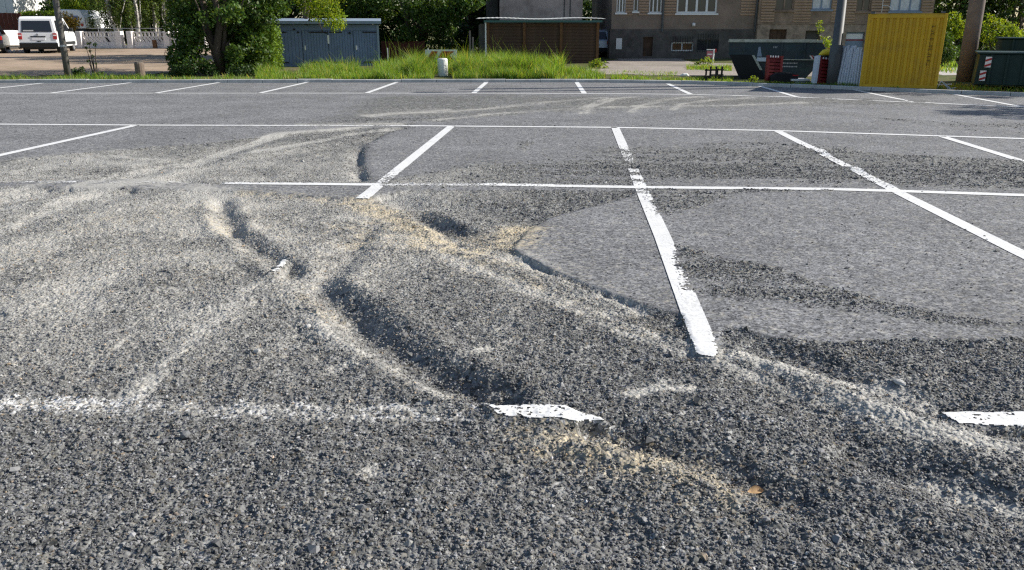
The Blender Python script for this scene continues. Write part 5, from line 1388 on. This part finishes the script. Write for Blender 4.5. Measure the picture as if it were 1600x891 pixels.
# ------------------------------------------------------------------ skip
def skip():
    Y0 = G(1150, 123.5)[1]; D = 1.7
    z0 = rise(Y0); xx = lambda px: X_(px, Y0); zz = lambda py: Zr(py, Y0) - 0
    r = thing('skip', 'dark teal steel skip with worn rim lightened as if sunlit and red white corner stripes', 'skip', (0, 0, 0))
    xl, xr = xx(1136), xx(1280)
    A = [(xx(1137), zz(84)), (xx(1137), zz(66)), (xx(1272), zz(64.5)), (xx(1283), zz(85)), (xx(1253), zz(123)), (xx(1156), zz(123))]
    # long side as one plate set, hollow tub
    th = .03
    def plate(prof, ya, yb, name, m, par=None): return B().prism(prof, ya, yb, 'y').obj(name, m, par or r)
    up = [(A[0]), (A[1]), (A[2]), (A[3]), (xx(1277), zz(92.5)), (xx(1142), zz(92.5))]
    plate(up, Y0, Y0 + th, 'side_plate', M_['skip']); plate(up, Y0 + D, Y0 + D + th, 'side_plate', M_['skip'])
    lo = [(xx(1142), zz(92.7)), (xx(1277), zz(92.7)), (xx(1252), zz(124)), (xx(1157), zz(124))]
    plate(lo, Y0 + .05, Y0 + .05 + th, 'lower_side_plate', M_['skip']); plate(lo, Y0 + D - .05, Y0 + D - .05 + th, 'lower_side_plate', M_['skip'])
    for (a, b_) in (((xx(1137) + .005, zz(84)), (xx(1157), zz(124))), ((xx(1282), zz(85)), (xx(1252) - .01, zz(124)))):
        s = .03 if a[0] < b_[0] else -.03
        B().prism([a, (a[0] + s, a[1]), (b_[0] + s, b_[1]), b_], Y0 + .085, Y0 + D - .06, 'y').obj('end_plate', M_['skipin'], r)
    B().box(xx(1158), xx(1251), Y0 + .09, Y0 + D - .06, zz(124) + .005, zz(124) + .035).obj('floor_plate', M_['skip'], r)
    # flat black plate, hopper shaped, on the left of the long side
    plate([(xx(1139), zz(85.5)), (xx(1174), zz(85.5)), (xx(1184), zz(105)), (xx(1196), zz(122)), (xx(1158), zz(122))], Y0 - .012, Y0 - .003 + .05, 'hopper_plate', M_['skipin'])
    plate([(xx(1172), zz(86)), (xx(1176), zz(86)), (xx(1190), zz(109)), (xx(1186), zz(109))], Y0 - .02, Y0 - .013, 'scraped_edge', M_['skiprim'])
    b = B(); b.box(xx(1135.5), xx(1273), Y0 - .04, Y0 + .06, zz(66) - .0, zz(64.2) + .03).box(xx(1135.5), xx(1273), Y0 + D - .03, Y0 + D + .07, zz(66), zz(64.2) + .03)
    b.obj('top_rim', M_['skiprim'], r)
    B().box(xx(1176), xx(1277), Y0 - .025, Y0 - .002, zz(93), zz(91.7)).obj('mid_rail', M_['skiprim'], r)
    for px in (1214, 1247): B().box(xx(px), xx(px) + .05, Y0 - .03, Y0 - .002, zz(91.5), zz(66.5)).obj('rib', M_['skip'], r)
    plate([(xx(1180), zz(95.5)), (xx(1197), zz(95.5)), (xx(1197), zz(89.5)), (xx(1180), zz(89.5))], Y0 - .035, Y0 - .026, 'label_plate', M_['paleblue'])
    plate([(xx(1180), zz(88)), (xx(1187), zz(88)), (xx(1184), zz(73)), (xx(1181), zz(73))], Y0 - .008, Y0 - .001, 'scuff_patch', M_['bluetrim'])
    for k in range(4):
        a = xx(1257 + k * 4.6)
        if k == 3: continue
        plate([(a + .05, zz(91)), (a + .10, zz(91)), (a + .03, zz(86)), (a - .02, zz(86))], Y0 - .010, Y0 - .001, 'marker_stripe', M_['swhite'])
        plate([(a + .10, zz(91)), (a + .14, zz(91)), (a + .07, zz(86)), (a + .03, zz(86))], Y0 - .0105, Y0 - .001, 'marker_stripe', M_['sred'])
    for row, (pa, pb, py) in enumerate(((1219, 1240, 97.8), (1219, 1240, 103))):   # unreadable white stencil
        px = pa
        while px < pb:
            w = RND.uniform(.8, 2.0); plate([(xx(px), zz(py + 1.2)), (xx(px + w), zz(py + 1.2)), (xx(px + w), zz(py - .8)), (xx(px), zz(py - .8))], Y0 + .040, Y0 + .048, 'stencil_mark', M_['markw']); px += w + .7
    for k in range(3): plate([(xx(1203 + k * 2.2), zz(75)), (xx(1203.8 + k * 2.2), zz(75)), (xx(1203.8 + k * 2.2), zz(72)), (xx(1203 + k * 2.2), zz(72))], Y0 - .006, Y0 - .001, 'stencil_mark', M_['markw'])
    for px in (1160, 1245):
        B().tube([(xx(px), Y0 - .06, zz(78)), (xx(px), Y0, zz(78))], .045, 10).obj('lifting_lug', M_['skip'], r)
    turn(r, xx(1137), Y0, -15)
skip()
# ------------------------------------------------------------------ red barrier panels on end
def red_panels(label, px0, px1, py0, py1, lean, nslat, back_m=None):
    x, y, z = G((px0 + px1) / 2, py1); w = (px1 - px0) / F_PX * (y * CP + .4); h = Zr(py0, y) - z
    r = thing('slatted_barrier', label, 'barrier', (x, y, z), .12); r.rotation_euler = (-.14, lean, .12)
    for s in (-1, 1): B().box(s * w / 2 - .035, s * w / 2 + .035, -.03, .06, 0, h).obj('side_post', M_['redplastic'], r)
    for k in range(nslat):
        zc = h * (k + .5) / nslat
        B().box(-w / 2 + .036, w / 2 - .036, -.022, .045, zc - h / nslat * .36, zc + h / nslat * .36).obj('slat', M_['redplastic'], r)
    for k in range(4): B().box(-w / 2 + .04 + k * (w - .1) / 4, -w / 2 + .04 + (k + .45) * (w - .1) / 4, -.034, -.0225, h * .93, h).obj('reflector', M_['swhite'], r)
    B().box(-w / 2, w / 2, .062, .12, .02, h - .03).obj('second_panel', M_['redplastic'], r)
    if back_m: B().box(-w / 2 - .1, -w / 2 - .038, -.05, .16, 0, h + .03).obj('pale_edge_strip', back_m, r)
red_panels('dark red slatted plastic barrier panel stood on end against the skip', 1197, 1219, 87, 129.5, .04, 8)
red_panels('dark red slatted barrier panel with pale side strip leaning by the lamp post', 1276, 1301, 90, 132.5, .10, 8, M_['paleblue'])
x, y, z = G(1222, 129.5); r = thing('rubber_foot', 'black recycled rubber barrier foot lying in front of the skip', 'barrier foot', (x, y - .02, z), .05)
B().prism([(-.36, .02), (.36, .02), (.38, .16), (.25, .26), (-.22, .27), (-.37, .18)], -.16, .16, 'y').obj('block', M_['rubber'], r, bevel=.02)
B().box(-.12, .12, -.08, .08, .271, .285).obj('socket', M_['black'], r)
B().box(.2, .36, -.17, -.162, .19, .22).obj('reflector', M_['sred'], r)
for s in (-1, 1): B().box(s * .25 - .07, s * .25 + .07, -.15, .15, -.03, .019).obj('pad', M_['rubber'], r)
for i, (a, c, py, m, lab) in enumerate(((1237, 1266, 127.3, 'swhite', 'white board lying flat on top beside the black rubber foot'), (1243, 1262, 130.3, 'bluetrim', 'bluish board lying flat under the white board'), (1258, 1269, 130.8, 'darksteel', 'short dark beam end lying beside the flat boards'))):
    x, y, z = G((a + c) / 2, 130.5); w = (c - a) / F_PX * (y * CP + .4)
    o = B().box(-w / 2, w / 2, 0 if i < 2 else -.1, .5, 0, .05).obj('board', M_[m], None, label=lab, category='board', bevel=.006); o.location = (x, y + .04 * i, z + (.062 if i == 0 else .004)); o.rotation_euler = (0, 0, .05 - .08 * i)
# bag on the panel top, pole
Yb = G(1290, 132)[1] + .25; x, _, z = at(1295, 88, Yb); r = thing('bag', 'yellow and orange plastic bag lying on top of the red barrier panel', 'bag', (x, Yb, z))
B().tube([(-.27, 0, .04), (-.15, 0, .09), (.05, .02, .11), (.2, 0, .08), (.26, 0, .03)], [.02, .08, .10, .08, .02], 10).obj('body', M_['bag_y'], r, smooth=True)
B().tube([(-.1, 0, .165), (.05, .02, .205), (.22, 0, .15)], [.015, .03, .02], 8).obj('orange_fold', M_['bag_o'], r, smooth=True)
B().box(-.36, .3, -.1, .14, -.05, .012).obj('dark_tray', M_['plastic'], r)
# ------------------------------------------------------------------ fan of pale fence panels
def pale_panels():
    n = 10; x0, y0, z0 = G(1311, 134.3); x1, y1, _ = G(1349, 136.4)
    for k in range(n):
        t = k / (n - 1); x = x0 + (x1 - x0) * t; y = y0 + .1 + (y1 - y0) * t; z = rise(y)
        h = .96 + .06 * math.sin(k * 2.1) - (.05 if k > 6 else 0)
        lab = 'pale bluish grey fence panel, one of a leaning stack between lamp post and yellow container'
        r = thing('fence_panel', lab, 'fence panel', (x, y, z), .0, 'pale fence panels leaning in a stack')
        r.rotation_euler = (-.05, .13 - .02 * k * .6 + RND.uniform(-.02, .02), math.radians(8))
        B().box(-.008, .008, 0, .4, 0, h).obj('sheet', M_['paleblue'], r)
        for yy in (-.03, .4): B().box(-.017, .017, yy, yy + .028, 0, h + .01).obj('edge_bar', M_['paleblue'], r)
    return
pale_panels()
# ------------------------------------------------------------------ yellow container
def yellow_container():
    x0, y0, z0 = G(1342, 137.0); x1, y1, _ = G(1463, 140.5)
    rz = math.atan2(y1 - y0, x1 - x0); w = math.hypot(x1 - x0, y1 - y0) ; h = Zr(22, y0) - z0
    r = thing('steel_container', 'mustard yellow corrugated steel container at the kerb beside the pale panels', 'container', (x0, y0, z0), rz)
    D = 2.2
    def corr(length, n):
        prof = []; p = length / n
        for k in range(n): a = k * p; prof += [(a, 0), (a + p * .36, 0), (a + p * .5, .036), (a + p * .86, .036)]
        prof.append((length, 0)); return prof
    fr = .07
    def wall(name, length, n, M):
        pr = corr(length, n); vs = []; fs = []
        for a, d in pr: vs += [(a, d, .1), (a, d, h - .1)]
        for i in range(len(pr) - 1): fs.append((2 * i, 2 * i + 2, 2 * i + 3, 2 * i + 1))
        o = B().add([M @ Vector(p) for p in vs], fs).obj(name, M_['yellow'], r); s = o.modifiers.new('thickness', 'SOLIDIFY'); s.thickness = .004; return o
    wall('front_wall', w - 2 * fr, 11, Matrix.Translation((fr, .02, 0)))
    wall('back_wall', w - 2 * fr, 11, Matrix.Translation((fr, D - .06, 0)))
    wall('side_wall', D - 2 * fr, 10, Matrix.Translation((.06, fr, 0)) @ Rz(math.pi / 2))
    wall('side_wall', D - 2 * fr, 10, Matrix.Translation((w - .02, fr, 0)) @ Rz(math.pi / 2))
    for a in (0, w - fr):
        for b_ in (0, D - fr): B().box(a, a + fr, b_, b_ + fr, .0, h).obj('corner_post', M_['yellow'], r, bevel=.008)
    for zc in (.02, h - .1):
        for b_ in (0.002, D - fr - .002): B().box(fr, w - fr, b_, b_ + fr * .9, zc, zc + .08).obj('rail', M_['yellow'], r, bevel=.006)
        for a in (.002, w - fr + .002): B().box(a, a + fr * .9, fr, D - fr, zc, zc + .08).obj('rail', M_['yellow'], r, bevel=.006)
    B().box(.03, w - .03, .03, D - .03, h - .018, h + .004).obj('roof', M_['yellow'], r)
    for a in (0.06, w - .16): B().box(a, a + .1, -.004, .06, h + .006, h + .05).obj('lifting_lug', M_['darksteel'], r)
    # vertical dark lettering, worn, unreadable
    z = h - .28; k = 0
    while z > h * .33:
        hh = RND.uniform(.035, .075); x = w * .845
        B().box(x - .035, x - .022, .006, .0115, z - hh, z).obj('letter_stroke', M_['mark'], r)
        if k % 3 != 1: B().box(x - .022, x + .03, .006, .0115, z - .016, z).obj('letter_stroke', M_['mark'], r)
        if k % 2: B().box(x - .022, x + .025, .006, .0115, z - hh, z - hh + .014).obj('letter_stroke', M_['mark'], r)
        z -= hh + .03; k += 1
yellow_container()
# ------------------------------------------------------------------ dumpsters
def dumpster(label, px0, px1, pyt, pyb, Y, D, marks):
    xx = lambda px: X_(px, Y); zz = lambda py: Zr(py, Y); z0 = zz(pyb)
    r = thing('dumpster', label, 'dumpster', (xx(px0), Y, z0)); w = xx(px1) - xx(px0); h = zz(pyt) - z0; r.rotation_euler.z = math.radians(-27)
    B().prism([(.0, .10), (w, .10), (w + .04, h), (.03, h)], 0, D, 'y').obj('body', M_['dump'], r, bevel=.02)
    B().box(-.03, w + .08, -.05, D + .05, h + .001, h + .045).obj('rim', M_['dump'], r, bevel=.01)
    for k in range(5): B().box(w * (k + .8) / 5.2, w * (k + .8) / 5.2 + .05, -.05, -.001, .12, h - .01).obj('rib', M_['dump'], r)
    for a in (.1, w - .3): B().tube([(a, .2, .05), (a + .16, .2, .05)], .065, 12).obj('wheel', M_['rubber'], r)
    for a in (.1, w - .3): B().tube([(a, D - .2, .05), (a + .16, D - .2, .05)], .065, 12).obj('wheel', M_['rubber'], r)
    if marks:
        for (pt, pb, fl) in marks:
            za, zb_ = zz(pt) - z0, zz(pb) - z0; x = xx(1532.5) - xx(px0) if fl else xx(1537) - xx(px0); wd = .13; n = 4; p = B().box(x, x + wd, -.062, -.056, zb_, za).obj('marker_plate', M_['swhite'], r)
            for k in range(2):
                q = zb_ + (za - zb_) * (k * .5 + .02); hgt = (za - zb_) * .2
                B().prism([(x + .002, q), (x + wd - .002, q + hgt), (x + wd - .002, q + 2 * hgt), (x + .002, q + hgt)], -.066, -.0625, 'y').obj('red_stripe', M_['sred'], p)
Yd = G(1540, 139.5)[1]
dumpster('dark green steel dumpster with red and white corner markers at the kerb', 1526, 1640, 84.5, 139.0, Yd, 1.5, [(88.5, 105, 0), (110, 126, 1)])
dumpster('taller dark green dumpster standing behind the marked one', 1556, 1665, 61.5, 134.5, Yd + 1.9, 1.5, None)
# rubbish by the container
x, y, z = G(1470, 139.5); r = thing('scrap_frame', 'bent pale wire frame lying by the corner of the yellow container', 'scrap', (x, y, z))
for k, (a, c) in enumerate((((-.1, 0, .0), (-.03, 0, .2)), ((-.03, 0, .2), (.2, .05, .02)), ((.05, 0, .15), (.3, .1, .0)), ((-.12, .1, .1), (.25, .0, .12)), ((.15, 0, .0), (.42, .1, .03)))):
    B().tube([a, c], .012, 5).obj('wire', M_['paleblue'], r)
# ------------------------------------------------------------------ loose bits on the lot
def on_lot(px, py):
    x, y = P(px, py, -.02)
    for _ in range(4):
        h = float(fields(np.array([x]), np.array([y]))[4][0]); x, y = P(px, py, h)
    return x, y, h
def pebble(px, py, sx, sy, sz, m, lab, seed):
    r = random.Random(seed); bm = bmesh.new(); bmesh.ops.create_icosphere(bm, subdivisions=2, radius=1)
    for v in bm.verts: v.co = Vector((v.co.x * sx, v.co.y * sy, v.co.z * sz)) * r.uniform(.85, 1.1)
    me = bpy.data.meshes.new('pebble'); bm.to_mesh(me); bm.free(); x, y, z = on_lot(px, py)
    o = new_obj('pebble', me, None, m, label=lab, category='stone'); o.location = (x, y, z + sz * .8); o.rotation_euler = (r.uniform(-.3, .3), r.uniform(-.3, .3), r.uniform(0, 3))
PALE = mat('pale_pebble', (.42, .41, .39), .8, var=.2, scale=40); DARKP = mat('dark_pebble', (.14, .145, .15), .7, var=.3, scale=40)
pebble(1405, 600, .032, .018, .010, PALE, 'flat pale grey pebble in the gravel near the buried white line', 1)
pebble(402, 552, .022, .016, .012, PALE, 'pale flat stone lying alone in dusty gravel', 2)
pebble(482, 512, .020, .014, .010, PALE, 'pale stone on the dusty ridge beside the dark rut', 3)
pebble(290, 684, .020, .018, .016, DARKP, 'rounded grey pebble proud of the gravel below the buried line', 4)
pebble(1335, 755, .018, .016, .014, DARKP, 'dark angular pebble lying right of the dry leaf', 5)
def dry_leaf():
    x, y, z = on_lot(1178, 776); vs = []; fs = []
    n = 8
    for i in range(n + 1):
        t = i / n; w = .019 * math.sin(math.pi * t ** .8) + .0005; c = .012 * math.sin(math.pi * t)
        vs += [((-.035 + .075 * t) * .8, -w * .7, c + .006), ((-.035 + .075 * t) * .8, 0, c * .6), ((-.035 + .075 * t) * .8, w * .7, c + .012)]
    for i in range(n):
        for k in range(2): a = i * 3 + k; fs.append((a, a + 3, a + 4, a + 1))
    o = B().add(vs, fs).obj('dry_leaf', M_['leafdry'], None, True, label='small dry orange brown leaf lying on the dark gravel', category='leaf'); o.location = (x, y, z + .016); o.rotation_euler = (.5, .1, .2)
    B().tube([(-.035, 0, .003), (-.06, .005, .002)], .0012, 5).obj('stalk', M_['leafdry'], o)
dry_leaf()
